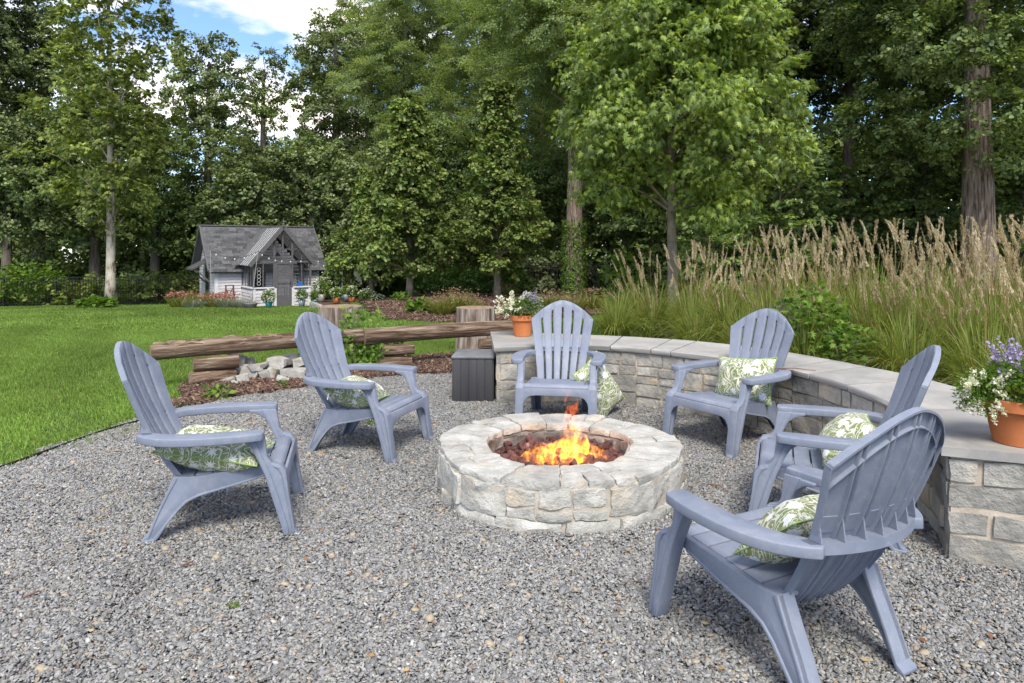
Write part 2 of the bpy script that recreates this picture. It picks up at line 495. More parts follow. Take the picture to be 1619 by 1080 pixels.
MAT['leaf_maple'] = tint_mat('maple_leaves', [(0, (0.081, 0.13, 0.033)), (0.5, (0.162, 0.234, 0.046)), (0.85, (0.243, 0.325, 0.058)), (1, (0.338, 0.403, 0.078))], .45, .4, .35, trans=.38)
MAT['leaf_dark'] = tint_mat('dark_green_leaves', [(0, (0.077, 0.107, 0.046)), (0.5, (0.128, 0.178, 0.07)), (0.85, (0.196, 0.255, 0.099)), (1, (0.275, 0.314, 0.132))], .5, .35, .35, trans=.28)
MAT['leaf_deep'] = tint_mat('deep_green_leaves', [(0, (0.066, 0.103, 0.034)), (0.5, (0.118, 0.178, 0.055)), (0.85, (0.188, 0.26, 0.076)), (1, (0.283, 0.348, 0.099))], .5, .35, .35, trans=.3)
MAT['leaf_syc'] = tint_mat('sycamore_leaves', [(0, (0.069, 0.102, 0.024)), (0.5, (0.137, 0.186, 0.042)), (0.85, (0.212, 0.264, 0.054)), (1, (0.3, 0.348, 0.072))], .55, .3, .3, trans=.35)
MAT['leaf_locust'] = tint_mat('locust_leaflets', [(0, (.12,.17,.075)), (.5, (.19,.26,.11)), (.85, (.26,.33,.14)), (1, (.31,.38,.16))], .6, .25, .3, trans=.5)
MAT['leaf_linden'] = tint_mat('linden_leaves', [(0, (.065,.11,.03)), (.45, (.12,.175,.042)), (.80, (.19,.25,.06)), (.95, (.25,.24,.08)), (1, (.25,.19,.09))], .5, .3, .3, trans=.3)
MAT['leaf_bright'] = tint_mat('bright_garden_leaves', [(0, (.06,.13,.016)), (.5, (.11,.22,.028)), (1, (.22,.34,.05))], .5, .3, .2, trans=.38)
MAT['leaf_box'] = tint_mat('boxwood_leaves', [(0, (.016,.042,.010)), (.6, (.036,.08,.018)), (1, (.075,.13,.028))], .5, .3, .2, trans=.2)
MAT['blade'] = tint_mat('miscanthus_blades', [(0, (.12,.17,.035)), (.4, (.22,.29,.06)), (.7, (.31,.36,.095)), (.86, (.38,.34,.15)), (1, (.32,.19,.09))], .6, .25, .2, trans=.35)
MAT['plume'] = tint_mat('miscanthus_plumes', [(0, (.36,.28,.175)), (.5, (.54,.45,.31)), (1, (.80,.72,.57))], .9, .1, .2, trans=.3)
MAT['fl_white'] = tint_mat('white_petals', [(0, (.62,.64,.42)), (.5, (.78,.78,.70)), (1, (.86,.85,.82))], .7, .2, .1, trans=.3)
MAT['fl_purple'] = tint_mat('lavender_petals', [(0, (.26,.19,.48)), (1, (.50,.42,.72))], .7, .2, .1, trans=.3)
MAT['fl_coral'] = tint_mat('coral_sedum_heads', [(0, (.20,.07,.05)), (.5, (.34,.13,.10)), (1, (.42,.24,.18))], .9, .2, .15)
MAT['silver'] = tint_mat('silver_leaves', [(0, (.16,.21,.17)), (1, (.38,.42,.36))], .8, .2, .15, trans=.2)
MAT['buff'] = tint_mat('buff_seed_heads', [(0, (.20,.12,.075)), (1, (.40,.28,.18))], .9, .1, .15, trans=.2)

# ------------------------------------------------------------------ scattering one object's own pieces (grass, gravel, crowns)
_gn = {}
def gn_group(K):
    if K in _gn: return _gn[K]
    ng = bpy.data.node_groups.new('scatter_pieces_%d' % K, 'GeometryNodeTree')
    ng.interface.new_socket('Geometry', in_out='INPUT', socket_type='NodeSocketGeometry')
    ng.interface.new_socket('Geometry', in_out='OUTPUT', socket_type='NodeSocketGeometry')
    N, L = ng.nodes, ng.links
    gi, go = N.new('NodeGroupInput'), N.new('NodeGroupOutput')
    def named(name, typ):
        n = N.new('GeometryNodeInputNamedAttribute'); n.data_type = typ
        n.inputs['Name'].default_value = name
        return n.outputs['Attribute']
    pid = named('tid', 'INT')
    def sep(k):
        c = N.new('FunctionNodeCompare'); c.data_type = 'INT'; c.operation = 'EQUAL'
        L.new(pid, c.inputs[2]); c.inputs[3].default_value = k
        s = N.new('GeometryNodeSeparateGeometry'); s.domain = 'POINT'
        L.new(gi.outputs[0], s.inputs[0]); L.new(c.outputs[0], s.inputs['Selection'])
        return s.outputs['Selection']
    mp_ = N.new('GeometryNodeMeshToPoints'); L.new(sep(-1), mp_.inputs[0])
    jn = N.new('GeometryNodeJoinGeometry')
    for k in range(K):
        g = N.new('GeometryNodeGeometryToInstance'); L.new(sep(k), g.inputs[0]); L.new(g.outputs[0], jn.inputs[0])
    io = N.new('GeometryNodeInstanceOnPoints')
    L.new(mp_.outputs[0], io.inputs['Points']); L.new(jn.outputs[0], io.inputs['Instance'])
    io.inputs['Pick Instance'].default_value = True
    L.new(named('variant', 'INT'), io.inputs['Instance Index'])
    er = N.new('FunctionNodeEulerToRotation'); L.new(named('rot', 'FLOAT_VECTOR'), er.inputs[0]); L.new(er.outputs[0], io.inputs['Rotation'])
    L.new(named('scl', 'FLOAT'), io.inputs['Scale'])
    L.new(io.outputs[0], go.inputs[0])
    _gn[K] = ng
    return ng

def scatter(name, templates, P, rot, scl, mat, parent=None, seed=0, itint=None):
    """templates: list of (V, F(list), tint). P (n,3), rot (n,3), scl (n,)"""
    g = np.random.default_rng(seed + 11)
    n = len(P); K = len(templates)
    V, F, T, I = [], [], [], []; off = 0
    for k, (v, f, t) in enumerate(templates):
        V.append(v); T.append(t); I.append(np.full(len(v), k))
        F.append(np.asarray(f) + off); off += len(v)
    nt_ = off
    V.append(P); T.append(np.zeros(n)); I.append(np.full(n, -1))
    V = np.concatenate(V).astype(np.float32)
    F = np.concatenate(F)
    me = mesh(name, V, F, mat, False)
    def put(nm, typ, data, key='value'):
        a = me.attributes.new(nm, typ, 'POINT'); a.data.foreach_set(key, np.ascontiguousarray(data).ravel())
    put('tid', 'INT', np.concatenate(I).astype(np.int32))
    put('tint', 'FLOAT', np.concatenate(T).astype(np.float32))
    z = lambda a, w=None: np.concatenate([np.zeros((nt_,) if w is None else (nt_, w), dtype=np.asarray(a).dtype), a])
    put('variant', 'INT', z(g.integers(0, K, n).astype(np.int32)))
    put('rot', 'FLOAT_VECTOR', z(np.asarray(rot, np.float32), 3), 'vector')
    put('scl', 'FLOAT', z(np.asarray(scl, np.float32)))
    put('itint', 'FLOAT', z((g.random(n) if itint is None else itint).astype(np.float32)))
    o = link(name, me, parent)
    md = o.modifiers.new('scatter', 'NODES'); md.node_group = gn_group(K)
    o['kind'] = 'stuff'
    return o

def rotmats(e):
    """euler XYZ (n,3) -> (n,3,3)"""
    cx, sx, cy, sy, cz, sz = np.cos(e[:,0]), np.sin(e[:,0]), np.cos(e[:,1]), np.sin(e[:,1]), np.cos(e[:,2]), np.sin(e[:,2])
    M = np.empty((len(e), 3, 3))
    M[:,0,0]=cy*cz; M[:,0,1]=sx*sy*cz-cx*sz; M[:,0,2]=cx*sy*cz+sx*sz
    M[:,1,0]=cy*sz; M[:,1,1]=sx*sy*sz+cx*cz; M[:,1,2]=cx*sy*sz-sx*cz
    M[:,2,0]=-sy; M[:,2,1]=sx*cy; M[:,2,2]=cx*cy
    return M

def many(base, F, P, E, S, tints, jit=0.0):
    """merge many copies of a small base shape: base (m,3), F list of equal-length faces"""
    base = np.asarray(base, float); F = np.asarray(F)
    n, m = len(P), len(base)
    S = np.asarray(S, float)
    S3 = S[:, None, None] if S.ndim == 1 else S[:, None, :]
    B = base[None] * S3
    if jit: B = B * (1 + rng.normal(size=B.shape) * jit)
    V = np.einsum('nij,nmj->nmi', rotmats(np.asarray(E, float)), B) + np.asarray(P)[:, None, :]
    FF = F[None] + (np.arange(n) * m)[:, None, None]
    return V.reshape(-1, 3), FF.reshape(-1, F.shape[1]), np.repeat(tints, m)

# leaf outlines, stem at the origin, tip on +Y, all triangles
LEAF_Q = ([(0,0,0),(.32,.45,.06),(0,1,-.06),(-.32,.45,.06)], [(0,1,2),(0,2,3)])
LEAF_R = ([(0,0,0),(.42,.25,.05),(.40,.68,.04),(0,1,-.08),(-.40,.68,.04),(-.42,.25,.05)], [(0,1,2),(0,2,3),(0,3,4),(0,4,5)])
_ml = [(0,.12),(.14,.02),(.34,.0),(.22,.20),(.56,.40),(.22,.42),(.34,.72),(.12,.60),(0,1.08),(-.12,.60),(-.34,.72),(-.22,.42),(-.56,.40),(-.22,.20),(-.34,.0),(-.14,.02)]
LEAF_M = ([(0,.42,.03)] + [(x*.9,y,-.42*abs(x) - .25*max(0,y-.6)) for x,y in _ml], [(0,i+1,(i+1)%16+1) for i in range(16)])
LEAF_BLADE = ([(-.5,0,0),(.5,0,0),(.3,.5,.04),(-.3,.5,.04),(0,1,.16)], [(0,1,2),(0,2,3),(3,2,4)])

def sprig(leaf, n, size, spread, flat_=.35, droop=.5, seed=0, stems=True):
    """a spray of leaves standing off the origin towards +Y"""
    g = np.random.default_rng(seed)
    t = g.random(n) ** .8
    yaw = g.normal(0, .75, n)
    rad = spread * (.15 + .85 * t)
    P = np.stack([np.sin(yaw) * rad * .75, np.cos(yaw) * rad, g.normal(0, spread * flat_ * .35, n) - droop * .25 * spread * t * t], 1)
    E = np.stack([g.normal(-droop, .35, n), g.normal(0, .45, n), -yaw + g.normal(0, .8, n)], 1)
    S = size * g.uniform(.65, 1.2, n)
    return many(leaf[0], leaf[1], P, E, S, g.random(n))

def tri(V, F, T): return V, F, T

# ------------------------------------------------------------------ terrain
def smooth(a, b, x):
    t = np.clip((np.asarray(x, float) - a) / (b - a), 0, 1); return t * t * (3 - 2 * t)

def gz(x, y):
    """height of the natural ground"""
    x = np.asarray(x, float); y = np.asarray(y, float)
    d = np.maximum(0, y - 8.5)
    z = -.052 * d * smooth(0, 4, d) - .012 * np.maximum(0, -x - 14)
    z = z * (1 - .75 * smooth(2, 9, x - (y - 8) * .12))          # the right-hand side stays higher
    # mulched berm under the lindens
    bx, by = (x + 1.2) / 4.4, (y - 24.5) / 5.5
    z = z + .50 * np.exp(-(bx**4 + by**4))
    far = np.maximum(0, y - 60)
    return z + .01 * far * 0

def cdt_sheet(name, poly, zf, mat, step, z_off=0.0, kind='structure', jitter=.0):
    poly = [Vector(p) for p in poly]
    xs = [p.x for p in poly]; ys = [p.y for p in poly]
    pts = list(poly); n = len(poly)
    X, Y = np.meshgrid(np.arange(min(xs) + step/2, max(xs), step), np.arange(min(ys) + step/2, max(ys), step))
    P = np.stack([X.ravel(), Y.ravel()], 1)
    P = P[inside(P, poly)]
    pts += [Vector(p) for p in P]
    v, e, f, *_ = geometry.delaunay_2d_cdt(pts, [], [list(range(n))], 1, 1e-5)
    V = np.array([(p.x, p.y) for p in v])
    z = zf(V[:, 0], V[:, 1]) + z_off
    me = mesh(name, np.column_stack([V, z]), [tuple(q) for q in f], mat, True)
    o = link(name, me); o['kind'] = kind
    return o

def inside(P, poly):
    P = np.asarray(P); x, y = P[:, 0], P[:, 1]
    r = np.zeros(len(P), bool); n = len(poly)
    for i in range(n):
        x1, y1 = poly[i][0], poly[i][1]; x2, y2 = poly[(i+1) % n][0], poly[(i+1) % n][1]
        c = ((y1 > y) != (y2 > y)) & (x < (x2 - x1) * (y - y1) / (y2 - y1 + 1e-12) + x1)
        r ^= c
    return r

def spline(pts, n=8):
    """Catmull-Rom through the points"""
    P = np.asarray(pts, float); Q = np.vstack([2*P[0]-P[1], P, 2*P[-1]-P[-2]]); out = []
    for i in range(1, len(Q) - 2):
        for k in range(n):
            t = k / n; a, b, c, d = Q[i-1], Q[i], Q[i+1], Q[i+2]
            out.append(.5*((2*b)+(c-a)*t+(2*a-5*b+4*c-d)*t*t+(3*b-a-3*c+d)*t**3))
    out.append(P[-1])
    return np.array(out)

def grid_pts(poly, step, jit=.35, seed=0, clip=None):
    g = np.random.default_rng(seed)
    p = np.asarray([tuple(q)[:2] for q in poly])
    X, Y = np.meshgrid(np.arange(p[:,0].min(), p[:,0].max() + step, step), np.arange(p[:,1].min(), p[:,1].max() + step, step))
    P = np.stack([X.ravel(), Y.ravel()], 1) + g.uniform(-jit, jit, (X.size, 2)) * step
    P = P[inside(P, poly)]
    if clip is not None: P = P[clip(P)]
    return P
def in_view(P, pad=1.2):
    """keeps what the camera could see, with room to step aside"""
    return (P[:, 1] > .9) & (np.abs(P[:, 0]) < P[:, 1] * .80 + pad)

GE = spline([(-5.6, 1.2), (-3.95, 2.6), (-3.55, 3.6), (-3.32, 4.45), (-3.18, 5.32), (-3.03, 5.75), (-2.88, 6.4), (-2.5, 6.82), (-1.9, 7.35), (-1.25, 7.72), (-.69, 7.9), (-.1, 7.85)], 6)
gravel_poly = [tuple(p) for p in GE] + [(.3, 6.9), (1.2, 6.7), (2.2, 5.6), (2.6, 4.6), (2.5, 3.9), (2.4, 3.4), (3.2, 2.9), (4.2, 1.6), (4.2, .4), (-5.6, .4)]
mulch_poly = [tuple(p) for p in GE[34:]] + [(.25, 8.1), (.3, 9.4), (-.6, 9.2), (-1.4, 8.85), (-2.3, 8.4), (-3.05, 7.7), (-3.35, 7.15), (-3.1, 6.7)]
FY = 30.5
lawn_poly = [(-60, -3), (-6, -3), (-6, .8)] + [tuple(p) for p in GE] + [(.3, 7.9), (.6, 7.6), (1.5, 7.5), (2.4, 8.6), (3.0, 12), (3.6, 18), (4.5, 25), (-3, 31), (-14, 33), (-45, 32), (-60, 28)]
bed_poly = [(.75, 7.45), (1.55, 6.95), (2.05, 6.5), (2.45, 5.9), (2.68, 5.4), (2.84, 4.95), (2.9, 4.3), (2.85, 3.6), (2.7, 2.85), (3.6, 2.2), (14, 2.2), (16, 14), (6, 15), (3.2, 14), (2.0, 8.6)]
world_poly = [(-700, -60), (700, -60), (700, 1200), (-700, 1200)]

# the one sheet that reaches the horizon
xs = np.unique(np.concatenate([np.linspace(-700, -40, 12), np.linspace(-40, 40, 81), np.linspace(40, 700, 12)]))
ys = np.unique(np.concatenate([np.linspace(-60, 0, 6), np.linspace(0, 60, 61), np.linspace(60, 1200, 14)]))
X, Y = np.meshgrid(xs, ys)
nx, ny = len(xs), len(ys)
i, j = np.meshgrid(np.arange(nx - 1), np.arange(ny - 1)); b0 = (j * nx + i).ravel()
gv = np.column_stack([X.ravel(), Y.ravel(), gz(X.ravel(), Y.ravel()) - .09])
tag(link('ground', mesh('ground', gv, np.stack([b0, b0+1, b0+nx+1, b0+nx], 1), MAT['forest_floor'], True)), kind='structure')
lawn_o = cdt_sheet('lawn', lawn_poly, gz, MAT['soil'], 1.0, -.02)
cdt_sheet('gravel_bed', gravel_poly, lambda x, y: 0*x, MAT['gravel_bed'], .5, -.008)
cdt_sheet('mulch_strip', mulch_poly, lambda x, y: gz(x, y) + .012, MAT['mulch_bed'], .3)
cdt_sheet('planting_bed', bed_poly, lambda x, y: gz(x, y) + .12 * smooth(0, .6, x - 1), MAT['mulch_bed'], .6)
berm_poly = [(-4.25, 20.6), (-3.6, 18.6), (-2.7, 17.4), (-1.0, 16.8), (1.2, 18.0), (4.4, 21), (6.0, 25), (4, 31), (-4, 32), (-6.8, 30), (-5.4, 25)]
berm_poly = [tuple(p) for p in spline(berm_poly + [berm_poly[0]], 4)[:-1]]
cdt_sheet('mulch_berm', berm_poly, gz, MAT['mulch_bed'], .8, .012)

# steel edging between gravel and lawn
g = G()
V, F = [], []
for k, p in enumerate(GE[4:]):
    z = float(gz(p[0], p[1]))
    n_ = np.array([-(GE[min(k+5, len(GE)-1)] - GE[k+3])[1], (GE[min(k+5, len(GE)-1)] - GE[k+3])[0]]); n_ /= np.linalg.norm(n_) + 1e-9
    for s, h in ((-.004, -.05), (.004, -.05), (.004, .022), (-.004, .022)): V.append((p[0] + n_[0]*s, p[1] + n_[1]*s, z + h))
for k in range(len(GE) - 5):
    for q in range(4): F.append((k*4+q, k*4+(q+1)%4, k*4+4+(q+1)%4, k*4+4+q))
tag(link('lawn_edging', mesh('lawn_edging', V, F, MAT['metalblack'])), 'thin black metal edging strip between the gravel and the lawn', 'edging')

# ---- gravel pebbles
def pebble_patch(seed, n=300, rad=.13):
    g = np.random.default_rng(seed)
    ico = np.array([(0,0,1),(.89,0,.45),(.28,.85,.45),(-.72,.53,.45),(-.72,-.53,.45),(.28,-.85,.45),(.72,.53,-.45),(-.28,.85,-.45),(-.89,0,-.45),(-.28,-.85,-.45),(.72,-.53,-.45),(0,0,-1)])
    f = [(0,1,2),(0,2,3),(0,3,4),(0,4,5),(0,5,1),(1,6,2),(2,7,3),(3,8,4),(4,9,5),(5,10,1),(6,7,2),(7,8,3),(8,9,4),(9,10,5),(10,6,1)]
    r = rad * np.sqrt(g.random(n)); a = g.random(n) * 6.283
    P = np.stack([r*np.cos(a), r*np.sin(a), g.uniform(-.002, .011, n)], 1)
    E = np.stack([g.normal(0, .45, n), g.normal(0, .45, n), a*7], 1)
    s = .0051 * np.exp(g.normal(0, .30, n))
    S = np.stack([s*g.uniform(1.1, 2.0, n), s*g.uniform(.75, 1.2, n), s*g.uniform(.28, .6, n)], 1)
    return many(ico, f, P, E, S, g.random(n), .24)
pt = [pebble_patch(s) for s in range(8)]
P1 = grid_pts(gravel_poly, .115, .4, 1, in_view)
P1 = P1[(np.hypot(P1[:,0]-.28, P1[:,1]-4.20) > .70)]
n = len(P1)
gr = scatter('gravel', pt, np.column_stack([P1, np.zeros(n)]), np.column_stack([np.zeros((n, 2)), rng.random(n)*6.28]), rng.uniform(.85, 1.2, n), MAT['gravel'], seed=1, itint=np.clip(.5 + .42*Wob(77)(np.column_stack([P1, 0*P1[:,0]]), 1.1) + .12*rng.normal(size=n), 0, 1))
tag(gr, 'blue grey crushed stone gravel with odd tan and brown chips', 'gravel', kind='stuff')

# ---- lawn blades
def grass_patch(seed, n=900, rad=.30, h=.04, w=.0032, lean=.45):
    g = np.random.default_rng(seed)
    r = rad * np.sqrt(g.random(n)); a = g.random(n) * 6.283
    P = np.stack([r*np.cos(a), r*np.sin(a), np.full(n, -.012)], 1)
    E = np.stack([R(90) - np.abs(g.normal(0, lean, n)), g.normal(0, .2, n), g.random(n)*6.283], 1)
    hh = h * g.uniform(.6, 1.3, n)
    S = np.stack([np.full(n, w), hh, hh], 1)
    return many([(-1,0,0),(1,0,0),(.5,.6,-.06),(0,1,-.22)], [(0,1,2),(0,2,3)], P, E, S, np.clip(g.normal(.5, .24, n), 0, 1))
gt = [grass_patch(s + 20) for s in range(5)]
LP = grid_pts(lawn_poly, .36, .4, 2, lambda P: in_view(P, 1.5) & (P[:,1] < 14))
LP = LP[~inside(LP, berm_poly) & ~inside(LP, mulch_poly)]
gt2 = [grass_patch(s + 30, 800, .6, .05, .009, .5) for s in range(4)]
LP2 = grid_pts(lawn_poly, .62, .4, 3, lambda P: in_view(P, 2) & (P[:,1] >= 14))
LP2 = LP2[~inside(LP2, berm_poly)]
def lawn_tint(P):
    w = Wob(5); q = np.column_stack([P, 0*P[:,0]])
    mow = .16*np.sign(np.sin((P[:,0]*.85 + P[:,1]*.5)*2*np.pi/1.15))
    return np.clip(.5 + .25*w(q, .5) + .22*w(q + 9, 1.7) + mow, 0, 1)
for nm, T_, Q_, lab in (('lawn_grass', gt, LP, 'short bright green turf between the gravel edge and the log benches'), ('far_lawn_grass', gt2, LP2, 'bright green mown turf running back to the shed and fence')):
    n = len(Q_)
    tag(scatter(nm, T_, np.column_stack([Q_, gz(Q_[:,0], Q_[:,1])]), np.column_stack([np.zeros((n,2)), rng.random(n)*6.28]), rng.uniform(.85, 1.2, n), MAT['grass'], seed=3, itint=lawn_tint(Q_)), lab, 'grass', kind='stuff')

# ---- mulch chips
def chip_patch(seed, n=160, rad=.2):
    g = np.random.default_rng(seed)
    r = rad*np.sqrt(g.random(n)); a = g.random(n)*6.283
    P = np.stack([r*np.cos(a), r*np.sin(a), g.uniform(0, .022, n)], 1)
    E = np.stack([g.normal(0, .45, n), g.normal(0, .45, n), a*5], 1)
    s = np.exp(g.normal(0, .35, n))
    S = np.stack([.022*s, .007*s*g.uniform(.6, 1.4, n), .004*s], 1)
    c = [(-1,-1,-1),(1,-.7,-1),(1,.8,-1),(-1,1,-1),(-.9,-1,1),(.9,-.7,1),(1,.8,1),(-.8,1,1)]
    return many(c, [(4,5,6),(4,6,7),(0,1,5),(0,5,4),(1,2,6),(1,6,5),(2,3,7),(2,7,6),(3,0,4),(3,4,7)], P, E, S, g.random(n), .1)
ct = [chip_patch(s + 50) for s in range(4)]
def mulch(nm, poly, step, sc_, lab, zf, seed):
    Q_ = grid_pts(poly, step, .4, seed, lambda P: in_view(P, 1.5)); n = len(Q_)
    tag(scatter(nm, ct, np.column_stack([Q_, zf(Q_[:,0], Q_[:,1])]), np.column_stack([np.zeros((n,2)), rng.random(n)*6.28]), rng.uniform(.85, 1.2, n)*sc_, MAT['mulch'], seed=seed), lab, 'mulch', kind='stuff')
mulch('mulch_chips', mulch_poly, .105, .72, 'red brown bark chips round the log bench supports', lambda x, y: gz(x, y) + .015, 4)
mulch('berm_mulch_chips', berm_poly, .30, 1.35, 'red brown bark chips on the raised mound under the lindens', lambda x, y: gz(x, y) + .02, 5)

# ------------------------------------------------------------------ stone seating wall
WF = spline([(-.17, 6.24), (.3, 6.33), (.72, 6.36), (1.11, 6.2), (1.43, 5.94), (1.78, 5.6), (2.06, 5.17), (2.21, 4.6), (2.21, 3.98), (2.12, 3.5), (1.96, 3.135)], 10)
WB = spline([(-.24, 7.40), (.3, 7.28), (.84, 7.12), (1.3, 6.94), (1.68, 6.72), (2.08, 6.38), (2.45, 5.83), (2.68, 5.3), (2.85, 4.8), (2.89, 4.3), (2.82, 3.6), (2.66, 2.85)], 10)
def arclen(P):
    s = np.concatenate([[0], np.cumsum(np.linalg.norm(np.diff(P, axis=0), axis=1))]); return s
class Curve2:
    def __init__(s, P): s.P = P; s.s = arclen(P); s.L = s.s[-1]
    def __call__(s, t):
        return np.stack([np.interp(t, s.s, s.P[:,0]), np.interp(t, s.s, s.P[:,1])], -1)
    def nrm(s, t):
        d = s(np.asarray(t) + .02) - s(np.asarray(t) - .02)
        d /= np.linalg.norm(d, axis=-1, keepdims=True) + 1e-9
        return np.stack([d[..., 1], -d[..., 0]], -1)       # right of travel
WFc, WBc = Curve2(WF), Curve2(WB)
WTOP, CAPT = .530, .042
wall = empty('stone_seating_wall', (1.9, 5.0, 0))
tag(wall, 'curved grey stone seating wall with a bluestone cap behind the chairs', 'stone wall')
def wl_link(name, me): 
    o = link(name, me, wall); o.location = -np.array(wall.location); return o
INS = .045
def wall_local(q, s_mid, c=WFc, ins=INS):
    """q: (along, out, up) -> world; out is towards the gravel"""
    s = np.clip(s_mid + q[:, 0], -.5, c.L + .5)
    p = c(np.clip(s, 0, c.L)); nn = c.nrm(np.clip(s, .03, c.L - .03))
    tt = np.stack([-nn[:,1], nn[:,0]], 1)
    over = (s - np.clip(s, 0, c.L))[:, None]
    xy = p + nn * (q[:, 1] - ins)[:, None] + tt * over
    return np.column_stack([xy, q[:, 2]])
# mortar core
def ring_core(z0, z1, ins, name, mat):
    n = 70
    f_ = WFc(np.linspace(0, WFc.L, n)); fn = WFc.nrm(np.clip(np.linspace(0, WFc.L, n), .03, WFc.L-.03))
    b_ = WBc(np.linspace(0, WBc.L, n)); bn = WBc.nrm(np.clip(np.linspace(0, WBc.L, n), .03, WBc.L-.03))
    f_ = f_ - fn * ins; b_ = b_ + bn * ins
    # pull the two ends in as well
    for a in (f_, b_):
        pass
    df = (b_[0] - f_[0]); 
    e0 = WFc(0.3) - WFc(0); e0 /= np.linalg.norm(e0); f_[0] += e0 * ins; b_[0] += e0 * ins
    e1 = WFc(WFc.L - .3) - WFc(WFc.L); e1 /= np.linalg.norm(e1); f_[-1] += e1 * ins; b_[-1] += e1 * ins
    V, F = [], []
    for k in range(n):
        for p, z in ((f_[k], z0), (b_[k], z0), (b_[k], z1), (f_[k], z1)): V.append((p[0], p[1], z))
    for k in range(n - 1):
        for q in range(4): F.append((k*4+q, k*4+4+q, k*4+4+(q+1)%4, k*4+(q+1)%4))
    F += [(0,1,2,3), ((n-1)*4+3, (n-1)*4+2, (n-1)*4+1, (n-1)*4)]
    return wl_link(name, mesh(name, V, F, mat))
ring_core(-.06, WTOP - CAPT - .002, INS - .005, 'mortar_core', MAT['mortar'])
# ashlar stones of the inner face
def place_stone(L_, H_, s, z, seed, mapf, out=.018, dep=.06, mat='wallstone', name='stone', parent=None, nn=None, amp=.07):
    gap = .011
    h = np.array([L_/2 - gap/2, dep/2, H_/2 - gap/2])
    nn = nn or (max(3, min(9, int(L_/.035))), 2, max(3, min(6, int(H_/.03))))
    q, F = rock(h, seed, .16, amp, nn, 1.5)
    q[:, 1] += out - dep/2 + random.uniform(-.004, .007)
    q[:, 2] += z
    V = mapf(q, s)
    cen = V.mean(0)
    me = mesh('stone', V - cen, F, MAT[mat], False)
    auto_smooth(me, 28)
    o = link(name, me, parent); o.location = cen - np.array(parent.location)
    return o
H = WTOP - CAPT - .004
def ashlar(L_, mapf, parent, seed, c0=0.0):
    r_ = random.Random(seed); s = c0; sd_ = seed * 1000
    while s < L_ + c0 - .05:
        w = r_.uniform(.34, .62)
        if s + w > L_ + c0 - .18: w = L_ + c0 - s
        # a panel is cut into bands, now and then with a taller block beside two low ones
        z = 0.0
        bands = r_.choice([(.10, .135, .085, .16), (.13, .085, .15, .115), (.085, .12, .155, .12), (.12, .15, .09, .12)])
        tot = sum(bands)
        for bh in bands:
            bh = bh * H / tot
            u = 0.0
            while u < w - .001:
                l_ = r_.uniform(.13, .33)
                if w - (u + l_) < .10: l_ = w - u
                if bh > .125 and r_.random() < .35 and l_ > .14:
                    k = r_.uniform(.42, .58)
                    place_stone(l_, bh*k, s + u + l_/2, z + bh*k/2, sd_, mapf, parent=parent); sd_ += 1
                    place_stone(l_, bh*(1-k), s + u + l_/2, z + bh*k + bh*(1-k)/2, sd_, mapf, parent=parent)
                else:
                    place_stone(l_, bh, s + u + l_/2, z + bh/2, sd_, mapf, parent=parent)
                sd_ += 1; u += l_
            z += bh
        s += w
ashlar(WFc.L - 2*INS - .02, wall_local, wall, 3, INS + .02)
# the two ends
def end_map(p0, p1):
    p0, p1 = np.array(p0), np.array(p1); d = (p1 - p0); L_ = np.linalg.norm(d); d = d / L_; n_ = np.array([d[1], -d[0]])
    def f(q, s): return np.column_stack([p0 + d * (q[:, :1] + s) + n_ * q[:, 1:2], q[:, 2]])
    return f, L_
e1 = WFc(WFc.L - .3) - WFc(WFc.L); e1 /= np.linalg.norm(e1)
fa, fb = WF[-1] + e1 * INS - WFc.nrm(WFc.L - .03) * INS, WB[-1] + e1 * INS + WBc.nrm(WBc.L - .03) * INS
fm, L1 = end_map(fa - (fb-fa)*.035, fb)
r_ = random.Random(9); z = 0.0; sd_ = 9000
for bh, cuts in ((.125, (.42, .33)), (.115, (.17, .40, .2)), (.125, (.36, .12, .28)), (.12, (.13, .36, .26))):
    bh *= H / .485; u = 0
    for c_ in cuts:
        l_ = min(c_, L1 - u)
        if l_ > .05: place_stone(l_ - .012, bh - .008, u + l_/2, z + bh/2, sd_, fm, out=.016, parent=wall, amp=.075)
        u += c_; sd_ += 1
    z += bh
e0 = WFc(.3) - WFc(0); e0 /= np.linalg.norm(e0)
fa, fb = WF[0] + e0 * INS, WB[0] + e0 * INS
fm, L0 = end_map(fb, fa)
ashlar(L0 - .06, fm, wall, 5, .03)
